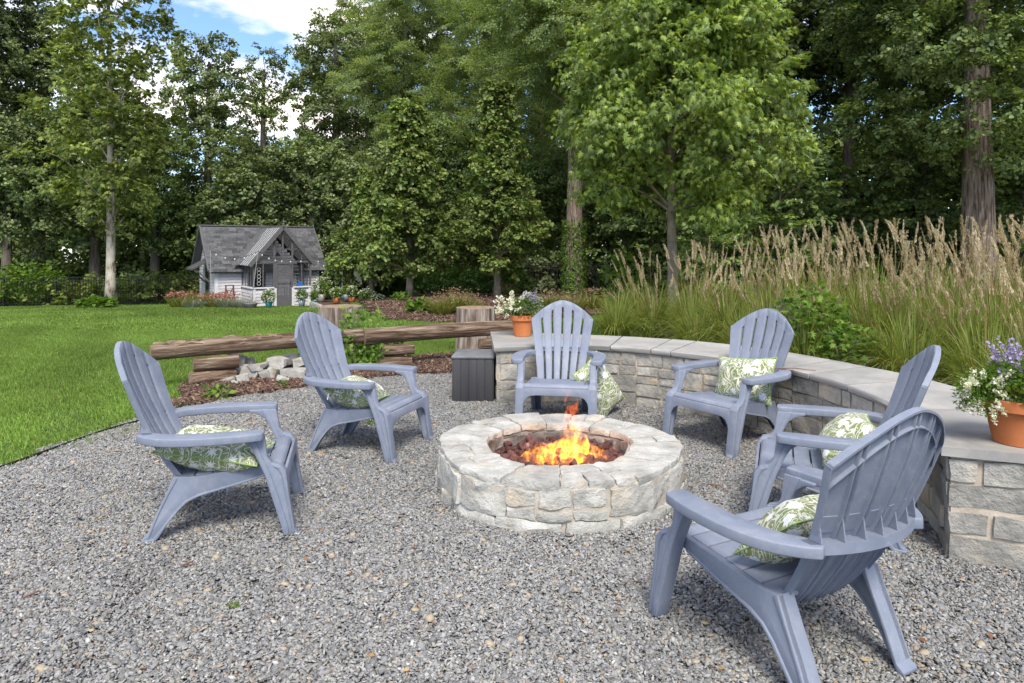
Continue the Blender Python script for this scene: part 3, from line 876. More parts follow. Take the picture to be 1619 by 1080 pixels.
# bluestone slabs of the cap
def slab_cap(t0, t1, seed):
    n, m = max(3, int((t1 - t0) * 14)), 7
    T_ = np.linspace(t0 + .0012, t1 - .0012, n + 1)
    w1, w2 = Wob(seed), Wob(seed + 1)
    V = []
    for lay, z in ((0, WTOP - CAPT), (1, WTOP - CAPT*.5), (2, WTOP - .004), (3, WTOP)):
        ins = (.006, 0, .001, .005)[lay]
        for t in T_:
            a, b = WFc(t * WFc.L), WBc(t * WBc.L)
            d = (b - a) / np.linalg.norm(b - a)
            rough = .006 * w1([t*40, z*120, 0]) ; rough2 = .006 * w2([t*40, z*120, 0])
            a2, b2 = a + d*(ins + rough), b - d*(ins + rough2)
            for k in range(m + 1):
                p = a2 + (b2 - a2) * k / m
                V.append((p[0], p[1], z + (.0012*w1([p[0]*9, p[1]*9, 1]) if lay == 3 else 0)))
    V = np.array(V); F = []
    A = (n + 1) * (m + 1)
    id_ = lambda l, i, k: l*A + i*(m+1) + k
    for i in range(n):
        for k in range(m):
            F.append((id_(3,i,k), id_(3,i,k+1), id_(3,i+1,k+1), id_(3,i+1,k)))
            F.append((id_(0,i,k), id_(0,i+1,k), id_(0,i+1,k+1), id_(0,i,k+1)))
    for l in range(3):
        for i in range(n):
            F.append((id_(l,i,0), id_(l+1,i,0), id_(l+1,i+1,0), id_(l,i+1,0)))
            F.append((id_(l,i,m), id_(l,i+1,m), id_(l+1,i+1,m), id_(l+1,i,m)))
        for k in range(m):
            F.append((id_(l,0,k), id_(l,0,k+1), id_(l+1,0,k+1), id_(l+1,0,k)))
            F.append((id_(l,n,k), id_(l+1,n,k), id_(l+1,n,k+1), id_(l,n,k+1)))
    cen = V.mean(0)
    me = mesh('cap_slab', V - cen, F, MAT['bluestone'])
    auto_smooth(me, 40)
    o = link('cap_slab', me, wall); o.location = cen - np.array(wall.location)
cuts = [0, .135, .225, .305, .345, .46, .565, .615, .70, .84, 1.0]
for k in range(len(cuts) - 1): slab_cap(cuts[k], cuts[k+1], 40 + k*3)

# ------------------------------------------------------------------ fire pit
PC = np.array([.285, 4.20]); RO, RI, PH = .735, .445, .245
pit = empty('fire_pit', (PC[0], PC[1], 0))
tag(pit, 'round fire pit of pale mortared stone with lava rock and flames inside', 'fire pit')
def polar(q, a0, r0):
    """q (along, out, up) around radius r0 at angle a0"""
    a = a0 + q[:, 0] / r0; r = r0 + q[:, 1]
    r = r * (1 + .018*np.sin(3*a + 1) + .012*np.sin(5*a))
    return np.column_stack([r*np.cos(a), r*np.sin(a), q[:, 2]])
def pit_piece(h, a0, r0, z0, seed, mat='pitstone', n=(7, 4, 4), amp=.09, rnd=.16, out=0.0, name='stone', skew=0.0):
    q, F = rock(h, seed, rnd*.7, amp*1.45, n, 2.0)
    q[:, 0] += q[:, 1] * skew
    q[:, 2] += z0; q[:, 1] += out
    V = polar(q, a0, r0); cen = V.mean(0)
    me = mesh('stone', V - cen, F, MAT[mat]); auto_smooth(me, 25)
    return link(name, me, pit, cen)
# mortar body: a ring with a hollow
prof = [(RI+.02, -.05), (RO+.004, -.05), (RO+.002, PH-.03), (RO-.03, PH-.006), (RI+.05, PH-.006), (RI+.02, PH-.03)]
nA = 72; V = []
for k in range(nA):
    a = 2*math.pi*k/nA
    for r, z in prof:
        rr = r * (1 + .018*math.sin(3*a+1) + .012*math.sin(5*a)); V.append((rr*math.cos(a), rr*math.sin(a), z))
F = []
for k in range(nA):
    for j in range(6): F.append((k*6+j, ((k+1)%nA)*6+j, ((k+1)%nA)*6+(j+1)%6, k*6+(j+1)%6))
link('mortar_ring', mesh('mortar_ring', V, F, MAT['pitmortar']), pit)
r_ = random.Random(21); sd_ = 500
# outer face: tall blocks with low filler stones, then a footing course
a = 0.0
while a < 2*math.pi - .05:
    w = r_.uniform(.20, .56)
    if 2*math.pi - a - w < .2: w = 2*math.pi - a
    if w > .36:
        pit_piece(((w*RO)/2 - .010, .05, .078), a + w/2, RO - .035, .139 , sd_, n=(9, 3, 6), amp=.09, rnd=.35)
    else:
        k = r_.uniform(.55, .66)
        if r_.random() < .5:
            pit_piece(((w*RO)/2 - .009, .05, .156*k/2 - .005), a + w/2, RO - .037, .217 - .156*k/2, sd_, n=(6, 3, 5), amp=.08)
            pit_piece(((w*RO)/2 - .009, .05, .156*(1-k)/2 - .005), a + w/2, RO - .032, .061 + .156*(1-k)/2, sd_+1, n=(6, 3, 4), amp=.09)
        else:
            pit_piece(((w*RO)/4 - .008, .05, .070), a + w/4, RO - .037, .141, sd_, n=(5, 3, 6), amp=.09)
            pit_piece(((w*RO)/4 - .008, .05, .066), a + 3*w/4, RO - .033, .139, sd_+1, n=(5, 3, 6), amp=.09)
    sd_ += 2; a += w
a = .1
while a < 2*math.pi + .05:
    w = r_.uniform(.18, .55); 
    pit_piece(((w*RO)/2 - .008, .05, .036), a + w/2, RO - .022, .026, sd_, n=(7, 3, 3), amp=.10, rnd=.5); sd_ += 1; a += w
# top: irregular slabs, some full width, some split between inner and outer edge
a = 0.0; WR = RO - RI
while a < 2*math.pi - .05:
    w = r_.uniform(.17, .44)
    if 2*math.pi - a - w < .17: w = 2*math.pi - a
    rm = (RO + RI) / 2; sk = r_.uniform(-.35, .35)
    t_ = r_.random()
    if t_ < .45:
        pit_piece((w*rm/2 - .003, WR/2 + .004, .022), a + w/2, rm, PH - .016 + r_.uniform(-.004, .006), sd_, n=(7, 9, 3), amp=.045, rnd=.5, skew=sk*.0)
    else:
        k = r_.uniform(.4, .62)
        ri_, ro_ = RI - .004 + WR*k/2, RO + .004 - WR*(1-k)/2
        pit_piece((w*ri_/2 - .003, WR*k/2 - .003, .022), a + w/2, ri_, PH - .016 + r_.uniform(-.005, .004), sd_, n=(6, 5, 3), amp=.06, rnd=.5)
        if r_.random() < .5 and w > .25:
            for q_ in (.25, .75):
                pit_piece((w*ro_/4 - .003, WR*(1-k)/2 - .003, .022), a + w*q_, ro_, PH - .016 + r_.uniform(-.004, .006), sd_+int(q_*4), n=(5, 5, 3), amp=.06, rnd=.5)
        else:
            pit_piece((w*ro_/2 - .003, WR*(1-k)/2 - .003, .022), a + w/2, ro_, PH - .016 + r_.uniform(-.004, .006), sd_+1, n=(7, 5, 3), amp=.06, rnd=.5)
    sd_ += 5; a += w
# inner face, sooty
for k in range(9):
    w = 2*math.pi/9
    pit_piece((w*RI/2 - .004, .03, .085), k*w + .2, RI + .012, PH - .125, sd_, 'sootstone', n=(7, 3, 6), amp=.12, rnd=.35); sd_ += 1

lava = empty('lava_rock_bed', (PC[0], PC[1], .135))
tag(lava, 'bed of red brown lava rocks filling the fire pit', 'lava rocks')
link('gravel_base', mesh('gravel_base', *lathe([(.02, -.12), (RI + .02, -.15), (RI + .02, .0), (.02, .0)], 40), MAT['lava']), lava)
lm = []
for k in range(8):
    q, F = rock((.022, .019, .017), 700 + k, .8, .28, (4, 4, 4), 1.6); me = mesh('lava_rock', q, F, MAT['lava']); auto_smooth(me, 30); lm.append(me)
for k in range(290):
    a = random.random()*6.283; r = (RI - .03) * math.sqrt(random.random())
    o = link('lava_rock', lm[k % 8], lava, (r*math.cos(a), r*math.sin(a), random.uniform(.0, .03) + .012*(1 - r/RI)), [random.uniform(0, 6.28) for _ in range(3)])
    s = random.uniform(.7, 1.45); o.scale = (s, s, s)

# flames: a glowing volume in a lumpy tapering envelope
def flame_mat():
    m = bpy.data.materials.new('fire'); m.use_nodes = True; nt = m.node_tree; L = nt.links
    nt.nodes.remove(nt.nodes['Principled BSDF'])
    v = coords(nt, 'Object', (1, 1, .42))
    t = nt.nodes.new('ShaderNodeTexCoord'); s = nt.nodes.new('ShaderNodeSeparateXYZ'); L.new(t.outputs['Object'], s.inputs[0])
    z = s.outputs[2]
    n1 = noise(nt, 17, 3, .55, v, 1.3)
    n2 = noise(nt, 44, 2, .5, v, .8)
    nn = math_(nt, 'ADD', math_(nt, 'MULTIPLY', n1, .72), math_(nt, 'MULTIPLY', n2, .28))
    thr = nt.nodes.new('ShaderNodeMapRange'); L.new(z, thr.inputs['Value'])
    thr.inputs['From Min'].default_value = 0; thr.inputs['From Max'].default_value = .40
    thr.inputs['To Min'].default_value = .515; thr.inputs['To Max'].default_value = .495
    d = math_(nt, 'MULTIPLY', math_(nt, 'SUBTRACT', nn, thr.outputs[0]), 8.0, True)
    d = math_(nt, 'POWER', d, 1.2)
    st = ramp(nt, math_(nt, 'DIVIDE', z, .45), [(0, (1,1,1)), (.35, (.75,)*3), (.8, (.35,)*3), (1, (.12,)*3)])
    em = nt.nodes.new('ShaderNodeEmission')
    colz = ramp(nt, math_(nt, 'DIVIDE', z, .45), [(0, (1, .36, .035)), (.35, (1, .27, .03)), (.75, (1, .13, .018)), (1, (1, .07, .012))])
    L.new(colz, em.inputs['Color'])
    L.new(math_(nt, 'MULTIPLY', math_(nt, 'MULTIPLY', d, st), 38.0), em.inputs['Strength'])
    L.new(em.outputs[0], nt.nodes['Material Output'].inputs['Volume'])
    return m
fm_ = flame_mat()
fire = empty('fire', (.32, 4.10, .145))
tag(fire, 'orange and yellow flames rising from the lava rocks', 'fire')
def flame(prof, loc, seed, lean=(0, 0)):
    V, F = lathe(prof, 18); V = np.array(V); w = Wob(seed)
    top = V[:, 2].max()
    V[:, :2] *= (1 + .25*w(V, 9))[:, None]
    t = V[:, 2] / top
    V[:, 0] += lean[0]*t**1.5 + .02*w(V + 5, 7)*t; V[:, 1] += lean[1]*t
    o = link('flame', mesh('flame', V, F, fm_, True), fire, loc)
flame([(.02, 0), (.080, .02), (.092, .08), (.075, .16), (.056, .23), (.042, .30), (.045, .35), (.026, .40), (.004, .43)], (.05, .13, 0), 1, (-.02, 0))
flame([(.02, 0), (.15, .005), (.165, .03), (.12, .07), (.06, .11), (.01, .15)], (-.03, .07, 0), 2, (.05, .03))
flame([(.02, 0), (.15, .005), (.16, .02), (.12, .06), (.05, .10), (.01, .13)], (-.17, .04, 0), 3, (.03, 0))
flame([(.02, 0), (.12, .005), (.12, .025), (.08, .05), (.03, .08), (.01, .09)], (.16, .11, 0), 4, (-.02, 0))
flame([(.02, 0), (.15, .005), (.16, .02), (.10, .05), (.05, .08), (.01, .10)], (.0, .20, 0), 5)
flame([(.02, 0), (.11, .005), (.12, .02), (.07, .05), (.03, .07), (.01, .08)], (.04, .02, 0), 6)
ld = bpy.data.lights.new('firelight', 'POINT'); ld.energy = 3; ld.color = (1, .42, .12); ld.shadow_soft_size = .09
lo = bpy.data.objects.new('firelight', ld); COL.objects.link(lo); lo.location = (0, 0, .10); lo.parent = fire

# ------------------------------------------------------------------ adirondack chair
def prism_x(poly, x0, x1, mat, name, off=.003):
    n = len(poly)
    V = [(x0, y, z) for y, z in poly] + [(x1, y, z) for y, z in poly]
    F = [tuple(range(n))[::-1], tuple(range(n, 2*n))] + [(i, (i+1) % n, n + (i+1) % n, n + i) for i in range(n)]
    return bevelled(name, V, F, mat, off)
def arc(c, r, a0, a1, n=6):
    return [(c[0] + r*math.cos(R(a0 + (a1-a0)*k/n)), c[1] + r*math.sin(R(a0 + (a1-a0)*k/n))) for k in range(n+1)]

_bz = [.22, .26, .30, .40, .50, .60, .70, .80, .90, .96]
_by = [-.115, -.15, -.185, -.252, -.308, -.356, -.398, -.435, -.464, -.476]
def back_y(x, z): return np.interp(z, _bz, _by) + .78 * np.asarray(x)**2
_wz = [.24, .30, .42, .55, .62, .70, .79, .84]
_ww = [.190, .197, .214, .234, .246, .260, .276, .270]
def back_w(z): return np.interp(z, _wz, _ww)
def arch(x): return .951 - .160 * (np.abs(x)/.276)**1.75
def back_n(z):
    d = (np.interp(z+.02, _bz, _by) - np.interp(z-.02, _bz, _by)) / .04
    n_ = np.array([0, -1.0, -0.0]); 
    t = np.array([0, d, 1.0]); t /= np.linalg.norm(t)
    return np.array([0, -t[2], t[1]])        # points to the rear
def sweep_section(name, mat, rows, off=.0015):
    """rows: list of closed cross sections (same count of 3D points)"""
    m, k = len(rows), len(rows[0])
    V = np.concatenate([np.asarray(r_) for r_ in rows])
    F = [tuple(range(k))[::-1], tuple((m-1)*k + j for j in range(k))]
    for i in range(m-1):
        for j in range(k): F.append((i*k+j, i*k+(j+1)%k, (i+1)*k+(j+1)%k, (i+1)*k+j))
    return bevelled(name, V, F, mat, off, 1, 60)

def make_chair():
    M_ = MAT['plastic']
    root = empty('adirondack_chair')
    part = lambda nm, me: link(nm, me, root)
    # --- legs, rails and arms, both sides
    for s in (-1, 1):
        # front leg: leans forward, foot flared
        poly = [(.172, .500), (.246, .500), (.262, .395), (.285, .362), (.325, .352), (.346, .325), (.360, .20), (.388, .035), (.406, .012), (.406, 0), (.354, 0), (.343, .05), (.300, .18), (.258, .315), (.212, .405), (.185, .448), (.150, .474), (.10, .487), (.10, .50)]
        xa, xb = sorted((s*.266, s*.314)); part('front_leg', prism_x(poly, xa, xb, M_, 'front_leg', .004))
        strip = [(.165, .502), (.196, .502), (.240, .40), (.283, .30), (.322, .18), (.360, .055), (.366, .004), (.343, .004), (.330, .05), (.291, .18), (.250, .315), (.206, .415)]
        xa, xb = sorted((s*.262, s*.323)); leg = part('leg_flange', prism_x(strip, xa, xb, M_, 'leg_flange', .003))
        face = [(.286, .352), (.328, .345), (.352, .318), (.366, .20), (.394, .03), (.394, .006), (.382, .006), (.350, .20), (.332, .30), (.31, .335)]
        xa, xb = sorted((s*.256, s*.318)); part('leg_face', prism_x(face, xa, xb, M_, 'leg_face', .003))
        # side rail running into the splayed rear leg
        poly = [(.315, .338), (.10, .322), (-.08, .303), (-.180, .308), (-.215, .225), (-.262, .125), (-.300, .03), (-.318, .010), (-.318, 0), (-.262, 0), (-.245, .02)]
        poly += [(-.205, .082), (-.155, .145), (-.115, .182), (-.06, .208), (.0, .222), (.12, .250), (.25, .285), (.32, .295)]
        xa, xb = sorted((s*.226, s*.250)); part('side_rail', prism_x(poly, xa, xb, M_, 'side_rail', .003))
        low = [(-.318, 0), (-.262, 0), (-.245, .02), (-.205, .082), (-.155, .145), (-.115, .182), (-.06, .208), (.0, .222), (.12, .250), (.25, .285), (.25, .295), (.12, .261), (.0, .233), (-.065, .219), (-.122, .193), (-.165, .153), (-.215, .088), (-.270, .016), (-.318, .012)]
        xa, xb = sorted((s*.222, s*.258)); part('rail_flange', prism_x(low, xa, xb, M_, 'rail_flange', .0025))
        rear = [(-.180, .308), (-.215, .225), (-.262, .125), (-.300, .03), (-.324, .012), (-.324, 0), (-.300, 0), (-.288, .02), (-.247, .125), (-.200, .225), (-.160, .30)]
        xa, xb = sorted((s*.178, s*.254)); part('rear_leg', prism_x(rear, xa, xb, M_, 'rear_leg', .003))
        # arm, seen from above
        pl = spline([(.362, .236), (.384, .13), (.392, -.02), (.380, -.15), (.345, -.245), (.29, -.315), (.247, -.348)], 4).tolist()
        pl += spline([(.216, -.330), (.222, -.275), (.258, -.215), (.283, -.12), (.286, .0), (.280, .12), (.272, .236)], 4).tolist()
        pl += [(.278, .246), (.30, .250), (.335, .249), (.356, .244)]
        n = len(pl); g = G()
        V = [(s*x, y, .487) for x, y in pl] + [(s*x, y, .526) for x, y in pl]
        F = [tuple(range(n)), tuple(range(n, 2*n))] + [(i, (i+1) % n, n+(i+1) % n, n+i) for i in range(n)]
        part('arm', bevelled('arm', V, F, M_, .006, 3, 40))
    # --- seat: front roll, slats across, apron
    n_sl = 6; y0, y1 = .338, -.175
    w = (y0 - y1) / n_sl
    for k in range(n_sl):
        a, b = y0 - k*w - .004, y0 - (k+1)*w + .004
        za = .346 - (.346-.298)*((y0 - a)/(y0 - y1))**.9; zb = .346 - (.346-.298)*((y0 - b)/(y0 - y1))**.9
        if k == 0: poly = [(b, zb), (a-.03, za+.001), (a-.012, za-.006), (a-.002, za-.020), (a-.002, za-.034), (a-.012, za-.034), (b, zb-.018)]
        else: poly = [(b, zb), (a, za), (a, za-.018), (b, zb-.018)]
        hx = .2605 if k == 0 else .2235
        part('seat_slat', prism_x(poly, -hx, hx, M_, 'seat_slat', .003))
    # a band under the slats so that the gaps read as grooves at the ends
    n = 9
    top = [(-.262, .318), (.262, .318)]
    bot = [(.268, .15), (.258, .18), (.248, .215), (.228, .243), (.20, .258), (.16, .264), (-.16, .264), (-.20, .258), (-.228, .243), (-.248, .215), (-.258, .18), (-.268, .15)]
    pl = [(x, z) for x, z in top] + bot; k_ = len(pl)
    yy = lambda z: .352 + (.318 - z) * .12
    V = [(x, yy(z), z) for x, z in pl] + [(x, yy(z) - .014, z) for x, z in pl]
    F = [tuple(range(k_)), tuple(range(k_, 2*k_))[::-1]] + [(i, (i+1) % k_, k_+(i+1) % k_, k_+i) for i in range(k_)]
    part('front_apron', bevelled('front_apron', V, F, M_, .002))
    for yb in (.10, -.10):
        g = G(); g.box((-.226, yb-.006, .262), (.226, yb+.006, .302)); part('seat_brace', g.me('seat_brace', M_))
    # --- back slats: U sections following the dished back
    gap = .0082
    for i in range(6):
        rows = []
        u0, u1 = -1 + i/3, -1 + (i+1)/3
        zs = list(np.linspace(.228, .80, 16))
        for z in zs + [None]*3:
            if z is None: continue
            W = back_w(z); rows.append((u0*W + (gap if i > 0 else 0), u1*W - (gap if i < 5 else 0), z, z))
        # above the shoulders the slat ends follow the arch
        xa, xb = u0*.273 + (gap if i > 0 else 0), u1*.273 - (gap if i < 5 else 0)
        ta, tb = float(arch(xa)), float(arch(xb))
        for f in (.35, .7, 1.0): rows.append((xa, xb, .80 + (ta-.80)*f, .80 + (tb-.80)*f))
        out = []
        fl0 = .026 if i == 0 else .020; fl1 = .026 if i == 5 else .020
        for xa_, xb_, za_, zb_ in rows:
            na, nb = back_n(za_), back_n(zb_)
            def P(x, z, d): 
                n_ = back_n(z); return np.array([x, float(back_y(x, z)), z]) + n_ * d
            ts = np.linspace(0, 1, 5)
            sec = [P(xa_ + (xb_-xa_)*t, za_ + (zb_-za_)*t, -.0022*math.sin(math.pi*t)) for t in ts]
            sec += [P(xb_, zb_, fl1), P(xb_-.004, zb_, fl1), P(xb_-.004, zb_, .006)]
            sec += [P(xa_+.004, za_, .006), P(xa_+.004, za_, fl0), P(xa_, za_, fl0)]
            out.append(sec)
        part('back_slat', sweep_section('back_slat', M_, out))
    def band(name, ztop, zbot, d0, d1, wf=None, flange=0.0, nx=28, inset=.002):
        out = []
        for k in range(nx + 1):
            u = -1 + 2*k/nx
            zt, zb = ztop(u), zbot(u)
            Wt = (back_w(zt) if wf is None else wf) - inset; Wb = (back_w(zb) if wf is None else wf) - inset
            def P(x, z, d): return np.array([x, float(back_y(x, z)), z]) + back_n(z) * d
            sec = [P(u*Wt, zt, d0), P(u*Wb, zb, d0), P(u*Wb, zb, d1)]
            if flange: sec += [P(u*Wb, zb + .006, flange), P(u*Wb, zb + .012, flange), P(u*Wb, zb + .012, d1)]
            sec.append(P(u*Wt, zt, d1)); out.append(sec)
        part(name, sweep_section(name, M_, out, 0))
    # arched rim behind the slat ends with a lip at its outer and inner edge
    out, nx = [], 36
    def P(x, z, d): return np.array([x, float(back_y(x, z)), z]) + back_n(z) * d
    for k in range(nx + 1):
        u = -1 + 2*k/nx; x = u*.2755; zo = float(arch(x)) + .0015; xi = u*.258; zi = float(arch(u*.2755)) - .058 - .022*abs(u)**3
        xm = xi*.12 + x*.88; zm = zi*.12 + zo*.88
        out.append([P(x, zo, .0015), P(xi, zi, .0015), P(xi, zi, .020), P(xi*.94+x*.06, zi*.94+zo*.06, .020), P(xi*.9+x*.1, zi*.9+zo*.1, .008), P(xm, zm, .008), P(xm, zm, .026), P(x, zo, .026)])
    part('back_rim', sweep_section('back_rim', M_, out, 0))
    band('back_band', lambda u: .612, lambda u: .552, .0015, .008)
    band('lower_back_band', lambda u: .275, lambda u: .230, .0015, .008)
    # ledge that carries the back between the arms
    out = []
    for k in range(25):
        u = -1 + 2*k/24; x = u*.262
        y = float(back_y(x, .522)) - .006
        d = .052 - .012*u*u
        out.append([(x, y, .526), (x, y, .514), (x, y - d, .514), (x, y - d, .492), (x, y - d - .004, .492), (x, y - d - .004, .526)])
    part('back_ledge', sweep_section('back_ledge', M_, out, 0))
    # little gussets under and over the ledge on each rib line
    g = G()
    for i in range(7):
        u = -1 + i/3; x = u*.236*.985; y = float(back_y(x, .525)) - .008; y6 = float(back_y(x, .60)) - .008
        g.add([(x-.0025, y6, .60), (x+.0025, y6, .60), (x-.0025, y-.046, .527), (x+.0025, y-.046, .527), (x-.0025, y, .527), (x+.0025, y, .527)], [(0,2,3,1), (0,4,2), (1,3,5), (0,1,5,4), (2,4,5,3)])
    o = part('gussets', g.me('gussets', M_)); o['kind'] = 'stuff'
    # rear cross rail under the back
    return root

def copy_tree(o, parent=None):
    c = o.copy(); COL.objects.link(c)
    if parent is not None: c.parent = parent
    for ch in list(o.children):
        if ch.name != c.name: copy_tree(ch, c)
    return c

chair0 = make_chair()
chairs = [
 (-1.539, 3.648, -76.9, 'blue plastic adirondack chair nearest the lawn, facing the fire side-on'),
 (-1.064, 4.968, -108.3, 'blue plastic adirondack chair in front of the rock pile and log bench'),
 (.392, 5.751, 171.7, 'blue plastic adirondack chair with an empty seat, facing us beside the pale potted flowers'),
 (1.628, 5.13, 125.5, 'blue plastic adirondack chair with a pillow standing against its back, before the tall grasses'),
 (1.64, 3.567, 68.7, 'blue plastic adirondack chair half hidden behind the one seen from the back'),
 (1.0, 2.50, 27.4, 'blue plastic adirondack chair turned away, showing its ribbed back'),
]
for k, (x, y, a, lab) in enumerate(chairs):
    c = chair0 if k == 0 else copy_tree(chair0)
    c.location = (x, y, .006); c.rotation_euler = (0, 0, R(a))
    tag(c, lab, 'chair', 'blue adirondack chairs round the fire pit')

# ------------------------------------------------------------------ pillows
def make_pillow(a=.25, b=.175, T=.098, seed=3):
    n = 28; m = 20
    U, V_ = np.meshgrid(np.linspace(-1, 1, n+1), np.linspace(-1, 1, m+1), indexing='ij')
    w = Wob(seed)
    x = a*U*(1 - .09*(1-V_**2)); y = b*V_*(1 - .09*(1-U**2))
    h = T*((1-np.abs(U)**3.2)*(1-np.abs(V_)**3.2))**.62
    P = np.stack([x, y, 0*x], -1).reshape(-1, 3)
    wr = 1 + .10*w(P, 22).reshape(x.shape) + .06*w(P + 2, 48).reshape(x.shape)
    Vt = np.stack([x, y, h*wr], -1).reshape(-1, 3); Vb = np.stack([x, y, -h*(2-wr)], -1).reshape(-1, 3)
    A = len(Vt); F = []
    id_ = lambda i, j: i*(m+1)+j
    for i in range(n):
        for j in range(m):
            F.append((id_(i,j), id_(i+1,j), id_(i+1,j+1), id_(i,j+1)))
            F.append((A+id_(i,j), A+id_(i,j+1), A+id_(i+1,j+1), A+id_(i+1,j)))
    root = empty('throw_pillow')
    link('cover', mesh('cover', np.vstack([Vt, Vb]), F, MAT['pillow'], True), root)
    edge = [id_(i, 0) for i in range(n)] + [id_(n, j) for j in range(m)] + [id_(i, m) for i in range(n, 0, -1)] + [id_(0, j) for j in range(m, -1, -1)]
    E = Vt[edge]; E = E * 1.006
    Vp, Fp = tube(E, .0038, 6, False)
    link('piping', mesh('piping', Vp, Fp, MAT['piping'], True), root)
    return root
pil0 = make_pillow()
from mathutils import Matrix, Euler
def chair_frame(k):
    x, y, a, _ = chairs[k]
    return Matrix.Translation((x, y, .006)) @ Matrix.Rotation(R(a), 4, 'Z')
def put_pillow(k, loc, eul, lab, first=False, sc_=1.0):
    p = pil0 if first else copy_tree(pil0)
    Mx = (chair_frame(k) if k is not None else Matrix.Identity(4)) @ Matrix.Translation(loc) @ Euler([R(e) for e in eul], 'XYZ').to_matrix().to_4x4()
    p.matrix_world = Mx
    p.location = Mx.to_translation(); p.rotation_euler = Mx.to_euler()
    p.scale = (sc_,)*3
    tag(p, lab, 'pillow', 'green and white floral pillows')
    return p
put_pillow(0, (.115, -.005, .405), (3, 9, 82), 'green floral pillow lying flat on the seat of the chair by the lawn', True)
p2 = put_pillow(1, (.06, -.02, .395), (-16, -5, 14), 'green floral pillow with a white care tag lying in the chair before the log bench')
put_pillow(3, (-.03, -.125, .435), (112, 6, 2), 'green floral pillow propped upright in the chair before the tall grasses')
put_pillow(4, (.01, -.085, .45), (140, 3, 0), 'green floral pillow in the chair half hidden at the right', sc_=.9)
put_pillow(5, (-.01, -.085, .445), (142, 3, 4), 'green floral pillow seen past the arm of the chair turned away from us', sc_=.88)
put_pillow(None, (.745, 5.88, .245), (66, 58, 14), 'green floral pillow standing on the gravel against the stone wall')
g = G(); g.add([(0,0,0),(.03,.004,0),(.028,.006,-.045),(-.004,.002,-.05),(.0,.004,0),(.03,.008,0),(.028,.010,-.045),(-.004,.006,-.05)], [(0,1,2,3),(7,6,5,4),(0,4,5,1),(1,5,6,2),(2,6,7,3),(3,7,4,0)])
g.obj('care_tag', MAT['tagcloth'], p2, loc=(.235, -.13, -.01))

# ------------------------------------------------------------------ resin box by the wall
bx = empty('storage_box', (-.352, 6.58, 0), R(-3))
tag(bx, 'dark grey wood-grained resin box between the log bench and the wall', 'storage box')
g = G(); g.box((-.188, -.208, 0), (.188, .208, .405)); g.obj('body', MAT['resin'], bx, .006)
for side in range(4):
    wN = 5
    for k in range(wN):
        wd = .372 if side % 2 == 0 else .412; hw = wd/2; dd = .208 if side % 2 == 0 else .188
        a = -hw + k*wd/wN; g = G(); g.box((a+.002, -dd-.006, .008), (a+wd/wN-.002, -dd+.004, .398))
        o = g.obj('plank', MAT['resin'], bx, .002); o.rotation_euler = (0, 0, R(90*side))
g = G(); g.box((-.202, -.222, .400), (.202, .222, .432)); g.obj('lid', MAT['resin_top'], bx, .012)

# ------------------------------------------------------------------ log benches, stumps, rocks
def make_log(name, a, b, r0, r1, seed, mat='log', parent=None, bendz=.0, part=None):
    """a log in its own frame along local X"""
    a, b = Vector(a), Vector(b); L_ = (b - a).length; d = (b - a).normalized()
    n = max(8, int(L_/.07)); ns = 34
    t = np.linspace(0, 1, n+1); w = Wob(seed); w2 = Wob(seed+1)
    V = []
    ang = np.arange(ns)*2*np.pi/ns
    for k, tt in enumerate(t):
        r = r0 + (r1-r0)*tt
        y, z = np.cos(ang), np.sin(ang)
        P = np.column_stack([np.full(ns, tt*L_), y*r, z*r])
        rr = r*(1 + .06*w(P*np.array([.8, 9, 9]), 1) + .06*w2(P*np.array([1.6, 40, 40]), 1) + .02*w(P*np.array([3, 90, 90]) + 4, 1))
        rr *= np.where(z > .55, .90, 1)
        V.append(np.column_stack([np.full(ns, tt*L_), y*rr, z*rr + bendz*math.sin(math.pi*tt)]))
    V = np.concatenate(V); F = []
    for i in range(n):
        for j in range(ns):
            k = (j+1) % ns; F.append((i*ns+j, i*ns+k, (i+1)*ns+k, (i+1)*ns+j))
    me = mesh(name, V, F, MAT[mat], False); auto_smooth(me, 50)
    o = link(part or name, me, parent)
    M4 = d.to_track_quat('X', 'Z').to_matrix().to_4x4()
    o.location = a; o.rotation_euler = M4.to_euler()
    for end, x in ((0, 0.0), (n, L_)):
        ring = V[end*ns:(end+1)*ns]; c = ring.mean(0); c2 = c + np.array([(-.006 if end == 0 else .006), 0, 0])
        inner = c + (ring - c)*.72; inner[:, 0] += (-.004 if end == 0 else .004)
        VV = np.vstack([ring, inner, c2[None]]); FF = []
        for j in range(ns):
            k = (j+1) % ns
            FF += [(j, ns+j, ns+k, k), (ns+j, 2*ns, ns+k)]
        if end == n: FF = [f[::-1] for f in FF]
        link('log_end', mesh('log_end', VV, FF, MAT['logend' if mat == 'log' else mat], False), o)
    return o
def bench(name_lab, a, b, r0, r1, supports, seed):
    root = empty('log_bench', ((a[0]+b[0])/2, (a[1]+b[1])/2, float(gz((a[0]+b[0])/2, (a[1]+b[1])/2))))
    tag(root, name_lab, 'bench', 'log benches along the lawn')
    off = np.array(root.location)
    make_log('beam', np.array(a)-off, np.array(b)-off, r0, r1, seed, parent=root, bendz=.01)
    dr = np.array(b)-np.array(a); dr = dr/np.linalg.norm(dr); pr = np.array([-dr[1], dr[0], 0])
    for (t, zs, r, hl) in supports:
        c = np.array(a) + (np.array(b)-np.array(a))*t
        for z in zs:
            q = c.copy(); q[2] = float(gz(c[0], c[1])) + z
            kx = (z*37 % 1 - .5)*.05; p0, p1 = q - dr*(hl + kx) - pr*(.05 + kx), q + dr*(hl - kx) - pr*(.05 - kx)
            make_log('support_log', p0-off, p1-off, r, r*.96, seed+17+int(z*100), parent=root)
    return root
